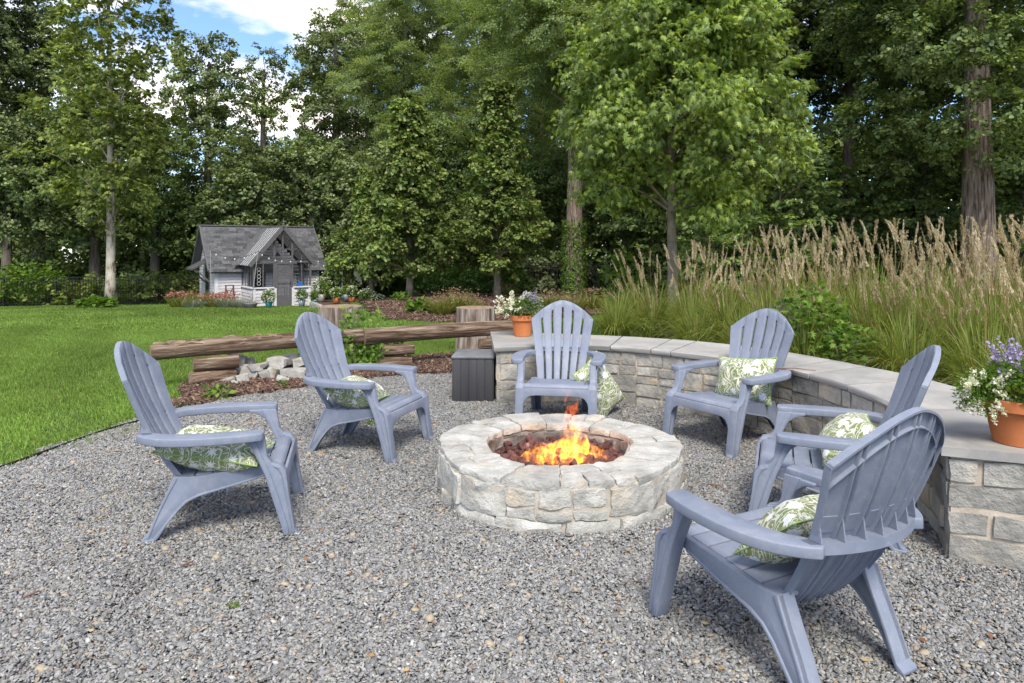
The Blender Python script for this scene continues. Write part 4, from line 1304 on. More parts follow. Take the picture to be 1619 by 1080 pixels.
# supports lie across, under the beam
bench('long weathered log bench with a split top, left end resting above the rock pile', (-3.66, 6.96, .375), (-1.78, 8.12, .395), .085, .094, [(.27, (.078, .222), .078, .22)], 11)
bench('weathered log bench running from the vine to the corner of the wall', (-1.73, 8.06, .395), (.0, 8.88, .405), .102, .092, [(.19, (.072, .218), .076, .19), (.86, (.072, .218), .076, .22)], 31)
b1 = [o for o in bpy.data.objects if o.name.startswith('beam') and o.parent and 'split top' in o.parent['label']][0]
for k in range(16):
    q, F = rock((random.uniform(.06, .26), random.uniform(.010, .024), random.uniform(.006, .012)), 960+k, .2, .22, (8, 2, 2), 1.2)
    me = mesh('splinter', q, F, MAT['log'] if k % 3 else MAT['logend'])
    ang = random.uniform(-.9, .7)
    o = link('splinter', me, b1, (random.uniform(.05, 1.25), math.sin(ang)*.078, math.cos(ang)*.079 + .006), (ang*-.9, random.uniform(-.06, .05), random.uniform(-.08, .08)))
# a third log pokes along the ground behind the rocks
o = make_log('ground_log', (-2.95, 7.72, .07), (-1.35, 8.55, .07), .05, .045, 77)
tag(o, 'thin half-buried log edging behind the rock pile', 'log')
def stump(x, y, r, h, lab, seed):
    V, F = [], []; ns, nh = 40, 9; w = Wob(seed)
    for k in range(nh+1):
        z = h*k/nh
        for j in range(ns):
            a = 2*math.pi*j/ns; p = [math.cos(a)*3, math.sin(a)*3, z*.6]
            rr = r*(1 + .05*w([p])[0] + .03*math.sin(a*13 + 2*w([p])[0]) + .08*(1 - k/nh)**3)
            V.append((rr*math.cos(a), rr*math.sin(a), z))
    for i in range(nh):
        for j in range(ns): k = (j+1) % ns; F.append((i*ns+j, i*ns+k, (i+1)*ns+k, (i+1)*ns+j))
    root = empty('tree_stump', (x, y, float(gz(x, y)) - .02)); tag(root, lab, 'stump', 'upright stumps beside the log benches')
    me = mesh('bark', V, F, MAT['logv'], False); auto_smooth(me, 40); link('bark', me, root)
    top = V[nh*ns:]; VV = top + [(0, 0, h+.004)]; link('top_cut', mesh('top_cut', VV, [(j, (j+1) % ns, ns) for j in range(ns)], MAT['logend']), root)
stump(at(752, 9.7), 9.7, .275, zat(486, 9.7) - float(gz(at(752, 9.7), 9.7)) + .02, 'broad upright stump behind the log bench near the potted flowers', 5)
stump(at(538, 9.6), 9.6, .30, zat(484, 9.6) - float(gz(at(538, 9.6), 9.6)) + .02, 'broad upright stump draped in vine beyond the second chair', 6)

rl = ['large pale rock under the log bench end, topmost of the pile', 'blocky pale rock below the topmost one beside the support logs', 'small grey rock wedged at the foot of the support logs',
 'small flat rock at the front left of the rock pile', 'rounded pale rock in the front row of the rock pile', 'pointed pale rock in the middle of the front row',
 'narrow tilted rock beside the pointed one', 'flat square rock leaning on the ground log', 'long pale rock on top of the right end of the pile', 'wide flat rock behind the second chair back',
 'broad low rock at the right foot of the pile', 'small dark-stained rock behind the wide flat one', 'little pebble-like rock before the front row',
 'small angular rock between the support logs and the blocky rock', 'narrow upright rock in the second row beside the topmost one', 'small flat rock bridging the middle of the pile',
 'dull low rock behind the pointed one', 'round little rock at the front right of the pile', 'thin slab rock lying across two others near the second chair']
rp_ = [(372, 572, 30, 26, 1), (368, 589, 33, 24, 0), (349, 597, 20, 12, 0), (356, 602, 24, 10, 0), (383, 599, 22, 16, 0), (398, 590, 30, 24, 0), (418, 593, 20, 18, 0), (430, 590, 22, 22, 0),
 (440, 573, 34, 20, 1), (458, 569, 32, 16, 1), (466, 590, 40, 20, 0), (474, 573, 20, 18, 1), (372, 606, 14, 8, 0), (340, 585, 20, 16, 0), (392, 574, 20, 18, 1), (412, 579, 24, 12, 1), (402, 582, 20, 14, 1), (446, 600, 18, 12, 0), (482, 592, 26, 12, 0)]
for k, ((px, py, w_, h_, up), lab) in enumerate(zip(rp_, rl)):
    Yk = 1087*EYE/(py + h_/2 - HOR + (14 if up else 0)) ; s = Yk/FOC
    q, F = rock((w_*s/2*1.0, w_*s/2*.6, h_*s/2*.85), 300+k, .2, .16, (5, 4, 4), 1.1, chip=.34)
    me = mesh('rock', q, F, MAT['fieldstone']); auto_smooth(me, 22)
    o = link('rock', me, None, (at(px, Yk), Yk, (EYE - (py - HOR)*s)), (random.uniform(-.25, .25), random.uniform(-.35, .35), random.uniform(-.5, .5)))
    tag(o, lab, 'rock', 'pale rocks piled under the log bench')

# ------------------------------------------------------------------ leafy plants
def ball_pts(n, r, g, up=.3, shell=.6):
    d = g.normal(size=(n, 3)); d[:, 2] += up; d /= np.linalg.norm(d, axis=1)[:, None]
    return d * (shell + (1-shell)*g.random(n)**.5)[:, None] * np.asarray(r), d
def leafmass(name, leaf, n, r, size, mat, parent, seed=0, cen=(0,0,0), up=.3, shell=.6, tb=(0, 1), droop=.6, zmin=None):
    g = np.random.default_rng(seed)
    P, d = ball_pts(n, r, g, up, shell); P = P + np.array(cen)
    if zmin is not None: k = P[:, 2] > zmin; P, d = P[k], d[k]
    n = len(P)
    E = np.stack([g.normal(.1, droop, n), g.normal(0, .4, n), np.arctan2(-d[:,0], d[:,1]) + g.normal(0, .6, n)], 1)
    V, F, T = many(leaf[0], leaf[1], P, E, size*g.uniform(.6, 1.25, n), np.clip(g.uniform(*tb, n), 0, 1))
    o = link(name, mesh(name, V, F, MAT[mat], False, T), parent); o['kind'] = 'stuff'
    return o
def plume_shape(seed, n=60, L_=.2, w=.02, hang=.5):
    g = np.random.default_rng(seed); t = g.random(n)
    P = np.stack([g.normal(0, w*.25, n), g.normal(0, w*.25, n), t*L_], 1)
    a = g.random(n)*6.283
    E = np.stack([R(74) + g.normal(0, .14, n), np.zeros(n), a], 1)
    return many([(-.11,0,0),(.11,0,0),(0,1,0)], [(0,1,2)], P, E, w*(1.25-.8*t)*g.uniform(.7, 1.2, n)*1.6, g.random(n))

def flower_pot(x, y, z, rt, h, lab, plant):
    root = empty('flower_pot', (x, y, z)); tag(root, lab, 'flower pot', 'terracotta pots on the wall cap')
    rb = rt*.68
    prof = [(rb*.9, 0), (rb, .004), (rb + (rt*.93-rb)*.72, h*.74), (rt*.97, h*.745), (rt, h*.77), (rt, h*.985), (rt*.985, h), (rt*.9, h), (rt*.89, h*.90)]
    V, F = lathe(prof, 40); me = mesh('pot', V, F[:-1] if False else F, MAT['terracotta'], True); auto_smooth(me, 30); link('pot', me, root)
    link('soil', mesh('soil', *lathe([(.01, h*.9), (rt*.9, h*.9), (rt*.9, h*.915), (.01, h*.93)], 24), MAT['pot_soil']), root)
    plant(root, rt, h)
    return root
def spikes(root, n, r, cen, zr, mat, seed, lean=.5, dens=26, fsz=.012, name='flowers'):
    g = np.random.default_rng(seed); st = G(); PP, EE, SS = [], [], []
    for k in range(n):
        a = g.random()*6.283; rr = r*math.sqrt(g.random())
        base = np.array([cen[0] + rr*.35*math.cos(a), cen[1] + rr*.35*math.sin(a), cen[2]])
        tip = np.array([cen[0] + rr*math.cos(a)*1.2, cen[1] + rr*math.sin(a)*1.2, cen[2] + g.uniform(*zr)])
        mid = (base + tip)/2 + np.array([0, 0, .03])
        st.tube([base, mid, tip], [.0022, .0018, .001], 4)
        m = dens; t = 1 - .45*g.random(m)
        p = (1-t)[:, None]**2*base + 2*((1-t)*t)[:, None]*mid + (t**2)[:, None]*tip + g.normal(0, fsz*.8, (m, 3))
        PP.append(p); EE.append(g.uniform(-1.4, 1.4, (m, 3)) + np.array([0, 0, 1])*g.random()*6); SS.append(fsz*g.uniform(.7, 1.4, m))
    st.obj('stems', MAT['leaf_bright'], root, tint=True)['kind'] = 'stuff'
    P = np.concatenate(PP); V, F, T = many([(0,0,0),(.6,.5,.3),(0,1,.1),(-.6,.5,.3)], [(0,1,2),(0,2,3)], P, np.concatenate(EE), np.concatenate(SS)*1.5, g.random(len(P)))
    link(name, mesh(name, V, F, MAT[mat], False, T), root)['kind'] = 'stuff'
def plant_white(root, rt, h):
    leafmass('foliage', LEAF_Q, 900, (.17, .16, .12), .03, 'leaf_bright', root, 1, (.02, 0, h+.06), .5, .4, (0, .8), zmin=h-.06)
    leafmass('grey_foliage', LEAF_Q, 350, (.12, .11, .13), .025, 'silver', root, 2, (.10, .02, h+.10), .6, .4, zmin=h-.02)
    spikes(root, 42, .17, (-.10, -.02, h), (-.02, .24), 'fl_white', 3, fsz=.0105, name='white_flowers')
    spikes(root, 12, .08, (.08, 0, h+.04), (.10, .22), 'fl_purple', 4, fsz=.007, dens=18, name='pale_lilac_flowers')
flower_pot(at(826, 7.03), 7.03, WTOP, .125, .215, 'terracotta pot of white snapdragon-like spikes at the far end of the wall', plant_white)
def plant_mix(root, rt, h):
    leafmass('foliage', LEAF_Q, 2200, (.20, .18, .12), .026, 'leaf_bright', root, 5, (.01, 0, h+.05), .5, .35, (0, .9), zmin=h-.10)
    leafmass('trailing_foliage', LEAF_Q, 800, (.10, .09, .11), .018, 'leaf_bright', root, 6, (-.20, .0, h+.02), .0, .3, (.3, 1))
    spikes(root, 46, .12, (-.19, -.02, h), (-.09, .16), 'fl_white', 7, fsz=.0062, dens=34, name='white_flowers')
    spikes(root, 40, .17, (.06, -.02, h+.02), (.07, .24), 'fl_purple', 8, fsz=.0075, dens=30, name='lavender_flowers')
flower_pot(at(1613, 3.20), 3.20, WTOP, .160, .212, 'terracotta pot of lavender and white flowers on the near end of the wall', plant_mix)

# ------------------------------------------------------------------ garden shed with a glazed porch
SA = R(35)
shed = empty('garden_shed', (-12.3, 28.5, -1.10), SA)
tag(shed, 'pale lavender-grey clapboard garden shed with slate grey roof and glazed porch', 'shed')
SL, SD, EH, RH = 4.35, 3.2, 1.78, 3.44         # length, depth, eave and ridge heights
TG, TL, SG = MAT['trimgrey'], MAT['trimlight'], MAT['siding']
def gbox(name, a, b, mat, parent=shed, off=0):
    g = G(); g.box(a, b); return g.obj(name, mat, parent, off)
# walls: local x along the front, y into the shed, z up
g = G(); g.box((0, 0, -.3), (SL, SD, EH))
g.add([(0, 0, EH), (0, SD, EH), (0, SD/2, RH-.06), (SL, 0, EH), (SL, SD, EH), (SL, SD/2, RH-.06)], [(0,2,1), (3,4,5), (0,3,5,2), (1,2,5,4)])
g.obj('wall', MAT['shade_sheathing'], shed)
def boards(x0, x1, z0, z1, fn, skip=None, bh=.125):
    z = z0
    while z < z1 - .02:
        h = min(bh, z1 - z)
        for a, b in fn(z, h):
            if b - a > .05: yield a, b, z, h
        z += bh
def board(a, b, z, h, side, parent=shed, y0=0.0):
    """a clapboard, thicker at its lower edge; side: 'f' along x at y0, 'l' along y at x0"""
    z += .014; h -= .014
    if side == 'f': V = [(a, y0-.026, z), (b, y0-.026, z), (b, y0-.008, z+h), (a, y0-.008, z+h), (a, y0+.002, z), (b, y0+.002, z), (b, y0+.002, z+h), (a, y0+.002, z+h)]
    else: V = [(y0-.026, b, z), (y0-.026, a, z), (y0-.008, a, z+h), (y0-.008, b, z+h), (y0+.002, b, z), (y0+.002, a, z), (y0+.002, a, z+h), (y0+.002, b, z+h)]
    g = G(); g.add(V, [(0,1,2,3), (4,7,6,5), (0,4,5,1), (1,5,6,2), (2,6,7,3), (3,7,4,0)])
    return g.obj('clapboard', SG, parent)
PX0, PX1, PD = 1.05, 3.42, 1.8                 # porch span and depth
for a, b, z, h in boards(0, SL, -.1, EH, lambda z, h: [(.09, PX0 - .02), (PX1 + .02, SL - .09)]): board(a, b, z, h, 'f')
for a, b, z, h in boards(PX0, PX1, -.1, 2.9, lambda z, h: [(max(PX0+.05, 2.235-(2.98-z)*1.0), 1.32), (2.02, min(PX1-.05, 2.235+(2.98-z)*1.0))] if z < EH-.35 and z > .75 else [(max(PX0+.05, 2.235-(2.98-z)*1.0), min(PX1-.05, 2.235+(2.98-z)*1.0))]): board(a, b, z, h, 'f')
def left_fn(z, h):
    half = SD/2 if z < EH else SD/2 * (RH - z - h) / (RH - EH)
    lo, hi = SD/2 - half + .07, SD/2 + half - .07
    return [(lo, .95), (1.75, hi)] if .45 < z < 1.75 else [(lo, hi)]
for a, b, z, h in boards(0, SD, -.1, RH-.1, left_fn): board(a, b, z, h, 'l')
for x in (0, SL - .09): gbox('corner_board', (x - .03, -.034, -.1), (x + .12, .03, EH), TL)
# window on the left wall under its own little awning
w_ = gbox('window', (-.05, .95, .45), (.0, 1.75, 1.72), TG)
gbox('pane', (-.058, 1.03, .53), (-.046, 1.67, 1.64), flat('dark_window_glass', (.02,.025,.028), .12, .8), w_)
aw = G(); aw.add([(-.02, .65, 2.02), (-.02, 2.05, 2.02), (-.78, 2.05, 1.62), (-.78, .65, 1.62), (-.02, .65, 1.95), (-.02, 2.05, 1.95), (-.78, 2.05, 1.55), (-.78, .65, 1.55)],
                 [(0,3,2,1), (4,5,6,7), (0,1,5,4), (1,2,6,5), (2,3,7,6), (3,0,4,7)]); aw.obj('awning_roof', MAT['shingle'], shed)
for y in (.78, 1.92):
    g = G(); g.bar((-.03, y, 1.0), (-.62, y, 1.62), .06); g.obj('awning_bracket', TG, shed)
# roof: sheathing, then courses of shingles laid one by one on the side that shows
OV = .30
sl = math.hypot(SD/2, RH - EH); dy_, dz_ = (SD/2)/sl, (RH-EH)/sl
g = G()
for s in (1, -1):
    yy0 = SD/2; 
    pts = [(-OV, yy0, RH), (SL+OV, yy0, RH), (SL+OV, yy0 - s*(SD/2 + OV*dy_), RH - (RH-EH) - OV*dz_), (-OV, yy0 - s*(SD/2 + OV*dy_), RH - (RH-EH) - OV*dz_)]
    V = pts + [(x, y, z-.09) for x, y, z in pts]
    g.add(V, [(0,3,2,1) if s > 0 else (0,1,2,3), (4,5,6,7), (0,1,5,4), (1,2,6,5), (2,3,7,6), (3,0,4,7)])
roof = g.obj('roof', TG, shed)
sh_meshes = []
for wd in (.30, .26, .34):
    gg = G(); gg.box((0, -.17, 0), (wd-.008, 0, .012)); sh_meshes.append((wd, gg.me('shingle', MAT['shingle'])))
nrow = int((sl + OV) / .15); tilt = math.atan2(dz_, dy_)
cnt = 0; rs = random.Random(4)
far_g = G()
for r_i in range(nrow):
    d = .15*(r_i+1)                        # distance down from the ridge
    y, z = SD/2 - dy_*d, RH - dz_*d
    x = -OV - rs.uniform(0, .2)
    while x < SL + OV:
        wd, me = rs.choice(sh_meshes)
        x0, x1 = max(x, -OV), min(x + wd, SL + OV)
        mid = (x0 + x1)/2
        under = abs(mid - (PX0+PX1)/2) < (d - .18) * .80 + .0       # the porch roof covers these
        if x1 - x0 > .05 and not (under and abs(mid - (PX0+PX1)/2) < 1.25):
            cnt += 1
            if cnt <= 300:
                o = link('shingle', me, roof, (x0, y + .15*dy_*0, z + .006 + rs.uniform(0, .006)), (tilt, 0, 0)); o.scale = ((x1-x0)/wd, 1, 1)
            else: far_g.add([(x0, y, z+.01), (x1-.008, y, z+.01), (x1-.008, y-.16*dy_, z-.16*dz_+.02), (x0, y-.16*dy_, z-.16*dz_+.02)], [(0,3,2,1)])
        x += wd
if far_g.n: far_g.obj('more_shingles', MAT['shingle'], roof)['kind'] = 'stuff'
g = G(); g.bar((-OV-.02, SD/2, RH+.03), (SL+OV+.02, SD/2, RH+.03), .14, .05); g.obj('ridge_cap', TG, roof)
for x in (-OV-.012, SL+OV+.012):
    g = G()
    for s in (1, -1): g.bar((x, SD/2, RH-.03), (x, SD/2 - s*(SD/2+OV*dy_), EH-OV*dz_-.03), .05, .13)
    g.obj('barge_board', TG, roof)
gbox('fascia', (-OV, -OV*dy_-.03, EH-OV*dz_-.12), (SL+OV, -OV*dy_+.0, EH-OV*dz_), TG, roof)
# porch
PXm = (PX0+PX1)/2; PW = (PX1-PX0)/2; PEH = 1.95; PRH = 3.36; KH = .84
def pslope(x): return PRH - (PRH-PEH)*abs(x-PXm)/PW
for nm, a, b in (('low_wall', (PX0, -PD, -.3), (PX0+1.0-.18, -PD+.08, KH)), ('low_wall', (PX0+1.62, -PD, -.3), (PX1, -PD+.08, KH)), ('low_wall', (PX0, -PD, -.3), (PX0+.08, 0, KH-.002)), ('low_wall', (PX1-.08, -PD+.003, -.3), (PX1, 0, KH-.002))):
    gbox(nm, a, b, MAT['shade_sheathing'])
for a, b in ((PX0+.09, PX0+.78), (PX0+1.66, PX1-.09)):
    z = 0
    while z < KH - .1: board(a, b, z, .125, 'f', y0=-PD); z += .125
z = 0
while z < KH - .1: board(-PD+.09, -.03, z, .125, 'l', y0=PX0); z += .125
for a, b in ((PX0-.03, PX0+.84), (PX0+1.60, PX1+.03)): gbox('sill', (a, -PD-.05, KH), (b, -PD+.12, KH+.05), TL)
gbox('sill', (PX0-.05, -PD+.12, KH), (PX0+.12, 0, KH+.05), TL)
for x in (PX0+.0, PX1-.12, PX0+.83, PX0+1.56): gbox('corner_board', (x-.006, -PD-.03, -.1), (x+.10, -PD-.0, KH), TL)
posts = [(PX0+.03, 1), (PX0+.40, 0), (PX0+.84, 1), (PX0+1.58, 1), (PX0+1.97, 0), (PX1-.03, 1)]
for x, big in posts:
    w = .07 if big else .035; gbox('post', (x-w/2, -PD, KH+.05), (x+w/2, -PD+.06, pslope(x)-.03), TG)
for y in (-1.35, -.9, -.45, -.03):
    for x in (PX0+.03, PX1-.03): gbox('post', (x-.02, y-.02, KH+.05), (x+.02, y+.02, PEH-.02), TG)
gbox('beam', (PX0, -PD-.01, PEH-.07), (PX1, -PD+.05, PEH), TG)
gbox('transom_bar', (PX0+.5, -PD+.0, 2.42), (PX1-.5, -PD+.04, 2.46), TG)
gbox('centre_post', (PXm-.03, -PD, PEH), (PXm+.03, -PD+.05, PRH-.08), TG)
for xx in (PX0, PX1-.06): gbox('eave_beam', (xx, -PD, PEH-.06), (xx+.06, 0.1, PEH+.01), TG)
for s in (-1, 1):
    ex = PXm + s*(PW+.16); ez = pslope(PX0) - .16*(PRH-PEH)/PW
    g = G(); g.bar((PXm, -PD-.10, PRH), (ex, -PD-.10, ez), .06, .15); g.obj('gable_rafter', TG, shed)
    for y in np.arange(-PD+.15, .9, .32):
        y1 = y; g = G(); g.bar((PXm, y1, PRH+.03), (ex, y1, ez+.03), .045, .05); g.obj('glazing_bar', TG, shed)
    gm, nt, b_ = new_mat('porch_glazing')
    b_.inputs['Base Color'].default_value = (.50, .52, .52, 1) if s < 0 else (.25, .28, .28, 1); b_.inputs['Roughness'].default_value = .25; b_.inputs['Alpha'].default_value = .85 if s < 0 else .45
    ys = np.arange(-PD-.07, .95, .32)
    for k in range(len(ys)-1):
        # each pane stops where it meets the shed roof
        g = G(); V = [(PXm, ys[k]+.01, PRH+.02), (PXm, ys[k+1]-.01, PRH+.02), (ex, ys[k+1]-.01, ez+.02), (ex, ys[k]+.01, ez+.02)]
        g.add(V + [(x, y, z+.008) for x, y, z in V], [(0,1,2,3), (4,7,6,5), (0,4,5,1), (1,5,6,2), (2,6,7,3), (3,7,4,0)]); g.obj('roof_pane', gm, shed)
gbox('porch_ridge', (PXm-.05, -PD-.15, PRH+.0), (PXm+.05, 1.5, PRH+.07), TG)
V, F = lathe([(.035, 0), (.045, .05), (.02, .10), (.05, .14), (.012, .20), (.002, .34)], 10)
link('finial', mesh('finial', V, F, TG), shed, (PXm, -PD-.1, PRH+.06))
# saddle flashing where the porch roof meets the main roof: shingled valleys
for s in (-1, 1):
    g = G(); V = [(PXm, .35, PRH+.05), (PXm, SD/2-.05, PRH+.05), (PXm+s*(PW+.45), -.32, EH-.02), (PXm+s*(PW+.10), -.32, EH+.04)]
    g.add(V + [(x, y, z-.03) for x, y, z in V], [(0,1,2,3), (4,7,6,5), (0,4,5,1), (1,5,6,2), (2,6,7,3), (3,7,4,0)]); g.obj('valley', MAT['shingle'], roof)
# door, window behind, lamp
door = gbox('door', (PX0+.88, -PD-.01, .0), (PX0+.97, -PD+.05, 1.93), TG)
gbox('stile', (PX0+1.46, -PD-.01, .0), (PX0+1.55, -PD+.05, 1.93), TG, door)
for z0, z1 in ((0, .48), (1.02, 1.10), (1.83, 1.93)): gbox('rail', (PX0+.97, -PD-.008, z0), (PX0+1.46, -PD+.045, z1), TG, door)
hk = gbox('handle', (PX0+1.475, -PD-.05, 1.0), (PX0+1.50, -PD-.01, 1.10), MAT['metalblack'], door)
gm, nt, b_ = new_mat('door_screen'); b_.inputs['Base Color'].default_value = (.16,.16,.17,1); b_.inputs['Alpha'].default_value = .45; b_.inputs['Roughness'].default_value = .6
gbox('screen', (PX0+.97, -PD+.015, .48), (PX0+1.46, -PD+.02, 1.83), gm, door)
wf = gbox('window', (1.34, -.06, .78), (2.0, -.0, 1.72), TG)
gl = bpy.data.materials.get('dark_window_glass')
for i_ in range(2):
    for j_ in range(2): gbox('pane', (1.40+i_*.29, -.068, .84+j_*.43), (1.65+i_*.29, -.058, 1.22+j_*.43), gl, wf)
gbox('porch_floor', (PX0, -PD+.08, -.3), (PX1, 0, .0), MAT['potstone'])
bpy.context.view_layer.update()
SM = Matrix.Translation((-12.3, 28.5, -1.10)) @ Matrix.Rotation(SA, 4, 'Z')
def sw(x, y, z): return tuple(SM @ Vector((x, y, z)))
def small(name, lab, cat, V, F, mat, loc, rot=None, group=None, smooth_=False):
    me = mesh(name, V, F, mat, smooth_); auto_smooth(me, 35) if smooth_ else None
    return tag(link(name, me, None, loc, rot), lab, cat, group)
# things inside the porch
Vp, Fp = lathe([(.06, 0), (.09, .14), (.095, .15), (.085, .15), (.06, .03)], 16)
small('bucket', 'small white bucket on the shelf seen through the porch door', 'bucket', Vp, Fp, MAT['bulb'], sw(PX0+1.32, -PD+.5, .86), smooth_=True)
g = G(); g.box((-.3, -.18, 0), (.3, .18, .04)); [g.box((x, y, -.66), (x+.04, y+.04, 0)) for x in (-.28, .24) for y in (-.16, .12)]; g.box((-.3, -.18, -.35), (.3, .18, -.32))
V, F = g.arr(); small('potting_table', 'dark little table behind the screen door of the porch', 'table', V, F, MAT['trimgrey'], sw(PX0+1.2, -PD+.5, .80), (0, 0, SA))
g = G(); g.box((-.10, -.05, 0), (.10, .05, .14)); g.box((-.05, -.04, .14), (.05, .04, .20)); V, F = g.arr()
small('watering_can', 'small bright blue can on the right-hand porch sill', 'can', V, F, flat('blue_tin', (.03,.13,.42), .4), sw(PX0+1.90, -PD+.04, KH+.05), (0, 0, SA))
g = G()
for k in range(5):
    for t in range(10):
        a0, a1 = t*.6283, (t+1)*.6283; z = k*.145
        g.bar((.07*math.cos(a0), 0, z+.07*math.sin(a0)), (.07*math.cos(a1), 0, z+.07*math.sin(a1)), .012)
V, F = g.arr(); small('ring_hanging', 'hanging string of wire rings in the left porch window', 'decoration', V, F, MAT['bulb'], sw(PX0+.26, -PD+.12, KH+.2), (0, 0, SA))
g = G()
for k in range(6): g.box((-.13, -.08, k*.15), (.13, .08, k*.15+.015))
V, F = g.arr(); small('shelf_rack', 'narrow rack of glass shelves in the right porch window', 'rack', V, F, MAT['polemetal'], sw(PX0+1.78, -PD+.3, KH+.12), (0, 0, SA))
g = G(); g.tube([(0,0,.12), (0,0,.45)], .008, 5); V, F = lathe([(.11, 0), (.07, .07), (.02, .12)], 12); g.add(V, F); V, F = g.arr()
small('pendant_lamp', 'dark pendant lamp hanging in the porch gable', 'lamp', V, F, MAT['metalblack'], sw(PXm, -PD+.7, 2.15))
# stepladder against the wall
g = G()
for s in (-.19, .19):
    g.bar((s, 0, 0), (s*.75, .15, .92), .045); g.bar((s, .34, 0), (s*.75, .17, .90), .035)
for z in (.25, .5, .72): g.bar((-.18+z*.02, z*.16, z), (.18-z*.02, z*.16, z), .05, .03)
g.bar((-.16, .34, .1), (.13, .2, .8), .03); g.bar((.16, .34, .1), (-.13, .2, .8), .03); g.box((-.17, .05, .91), (.17, .27, .94))
V, F = g.arr(); small('step_ladder', 'little red-brown wooden stepladder standing against the shed wall', 'stepladder', V, F, MAT['copper'], sw(.45, -.65, .02), (0, 0, SA))

# ------------------------------------------------------------------ string lights
poles = [('grey string-light pole at the left corner of the shed', at(333, 27.6), 27.6, 396, 0), ('leaning string-light pole in front of the porch', at(403, 26.4), 26.4, 397, .25), ('slim string-light pole behind the white garden chair', at(541, 29.5), 29.5, 424, 0)]
tops = []
for lab, x, y, py, lean in poles:
    z0 = float(gz(x, y)); z1 = zat(py, y)
    root = empty('light_pole', (x, y, z0)); tag(root, lab, 'pole', 'poles carrying the string of bulbs')
    g = G(); g.tube([(-lean*.6, 0, .1), (lean*.5, 0, z1-z0)], .016, 6); g.obj('pole', MAT['polemetal'], root)
    if lean or x < -11.5: V, F = lathe([(.16, 0), (.24, .20), (.25, .22), (.2, .22), (.18, .1)], 18); link('planter', mesh('planter', V, F, MAT['polemetal'], True), root, (-lean*.6, 0, 0))
    tops.append(np.array([x + lean*.5, y, z1]))
lights = empty('string_lights', tuple(tops[0])); tag(lights, 'string of small white bulbs swagged from pole to pole across the shed front', 'string lights')
mid_ = np.array(sw(PXm, -PD-.2, PEH+.05)); mid2 = np.array(sw(PX1+.2, -PD+.1, PEH+.15))
g = G(); bm_ = mesh('bulb', *lathe([(.006, .05), (.02, .03), (.034, 0), (.02, -.03), (.004, -.04)], 10), MAT['bulb'], True)
for a, b, n_, sag in ((tops[0], tops[1], 5, .28), (tops[1], mid_, 4, .1), (mid_, mid2, 3, .08), (mid2, tops[2], 5, .2)):
    P = [a + (b-a)*t - np.array([0, 0, sag*4*t*(1-t)]) for t in np.linspace(0, 1, 13)]
    g.tube(np.array(P) - tops[0], .008, 4)
    for k in range(n_):
        t = (k+.6)/n_; p = a + (b-a)*t - np.array([0, 0, sag*4*t*(1-t)+.06]); link('bulb', bm_, lights, tuple(p - tops[0]))
g.obj('cable', MAT['cable'], lights)

# ------------------------------------------------------------------ fences
def fence(p0, p1, lab, h=1.3, nposts=7):
    p0, p1 = np.array(p0, float), np.array(p1, float); L_ = np.linalg.norm(p1-p0); d = (p1-p0)/L_
    root = empty('metal_fence', (p0[0], p0[1], float(gz(*p0))), math.atan2(d[1], d[0]))
    tag(root, lab, 'fence', 'black metal picket fences round the garden')
    z0 = float(gz(*p0))
    zz = lambda t: float(gz(*(p0+d*t))) - z0
    n = max(1, int(round(L_/2.3))); g_post = None
    pick = G(); rails = []
    for k in range(n+1):
        t = L_*k/n; g = G(); g.box((t-.03, -.03, zz(t)-.05), (t+.03, .03, zz(t)+h+.04)); g.obj('post', MAT['metalblack'], root)
        if k < n:
            t1 = L_*(k+1)/n
            for q in (.14, h-.16, h): 
                g = G(); g.bar((t, 0, zz(t)+q), (t1, 0, zz(t1)+q), .03); g.obj('rail', MAT['metalblack'], root)
            for tt in np.arange(t+.115, t1-.05, .115): pick.box((tt-.009, -.009, zz(tt)+.05), (tt+.009, .009, zz(tt)+h-.01))
    pick.obj('pickets', MAT['metalblack'], root)['kind'] = 'stuff'
    return root
fence((-27, 30.2), (-14.0, 31.6), 'black metal picket fence along the lawn left of the shed')
fence((-9.0, 33.2), (-1.0, 31.0), 'black metal picket fence behind the boxwoods and white garden chair')
fence((-.9, 30.9), (.05, 26.2), 'short side run of black metal fence beyond the right-hand linden')
fence((.1, 26.0), (9.6, 25.0), 'black metal picket fence behind the second linden and the grasses')

# ------------------------------------------------------------------ trees
def limb_path(a, b, g, wob=.06, n=7):
    a, b = np.array(a, float), np.array(b, float); L_ = np.linalg.norm(b-a); P = []
    k1, k2 = g.normal(size=3)*wob*L_, g.normal(size=3)*wob*L_*.6
    for t in np.linspace(0, 1, n): P.append(a + (b-a)*t + k1*math.sin(math.pi*t) + k2*math.sin(2*math.pi*t) + np.array([0,0,.06*L_*math.sin(math.pi*t)]))
    return np.array(P)
SPR = {
 'dark': ([sprig(LEAF_R, 50, .14, .55, .5, .5, s) for s in range(4)], 'leaf_dark'),
 'deep': ([sprig(LEAF_R, 50, .105, .46, .4, .5, s+10) for s in range(4)], 'leaf_deep'),
 'layer': ([sprig(LEAF_R, 44, .108, .5, .12, .28, s+15) for s in range(4)], 'leaf_deep'),
 'locust': ([sprig(LEAF_Q, 170, .095, .75, .25, .35, s+20) for s in range(4)], 'leaf_locust'),
 'syc': ([sprig(LEAF_M, 22, .20, .58, .35, .5, s+30) for s in range(4)], 'leaf_syc'),
 'linden': ([sprig(LEAF_R, 30, .105, .26, .6, .6, s+40) for s in range(4)], 'leaf_linden'),
 'maple': ([sprig(LEAF_M, 19, .112, .30, .35, 1.05, s+50) for s in range(6)], 'leaf_maple'),
 'box': ([sprig(LEAF_Q, 40, .035, .09, .8, .2, s+60) for s in range(3)], 'leaf_box'),
}
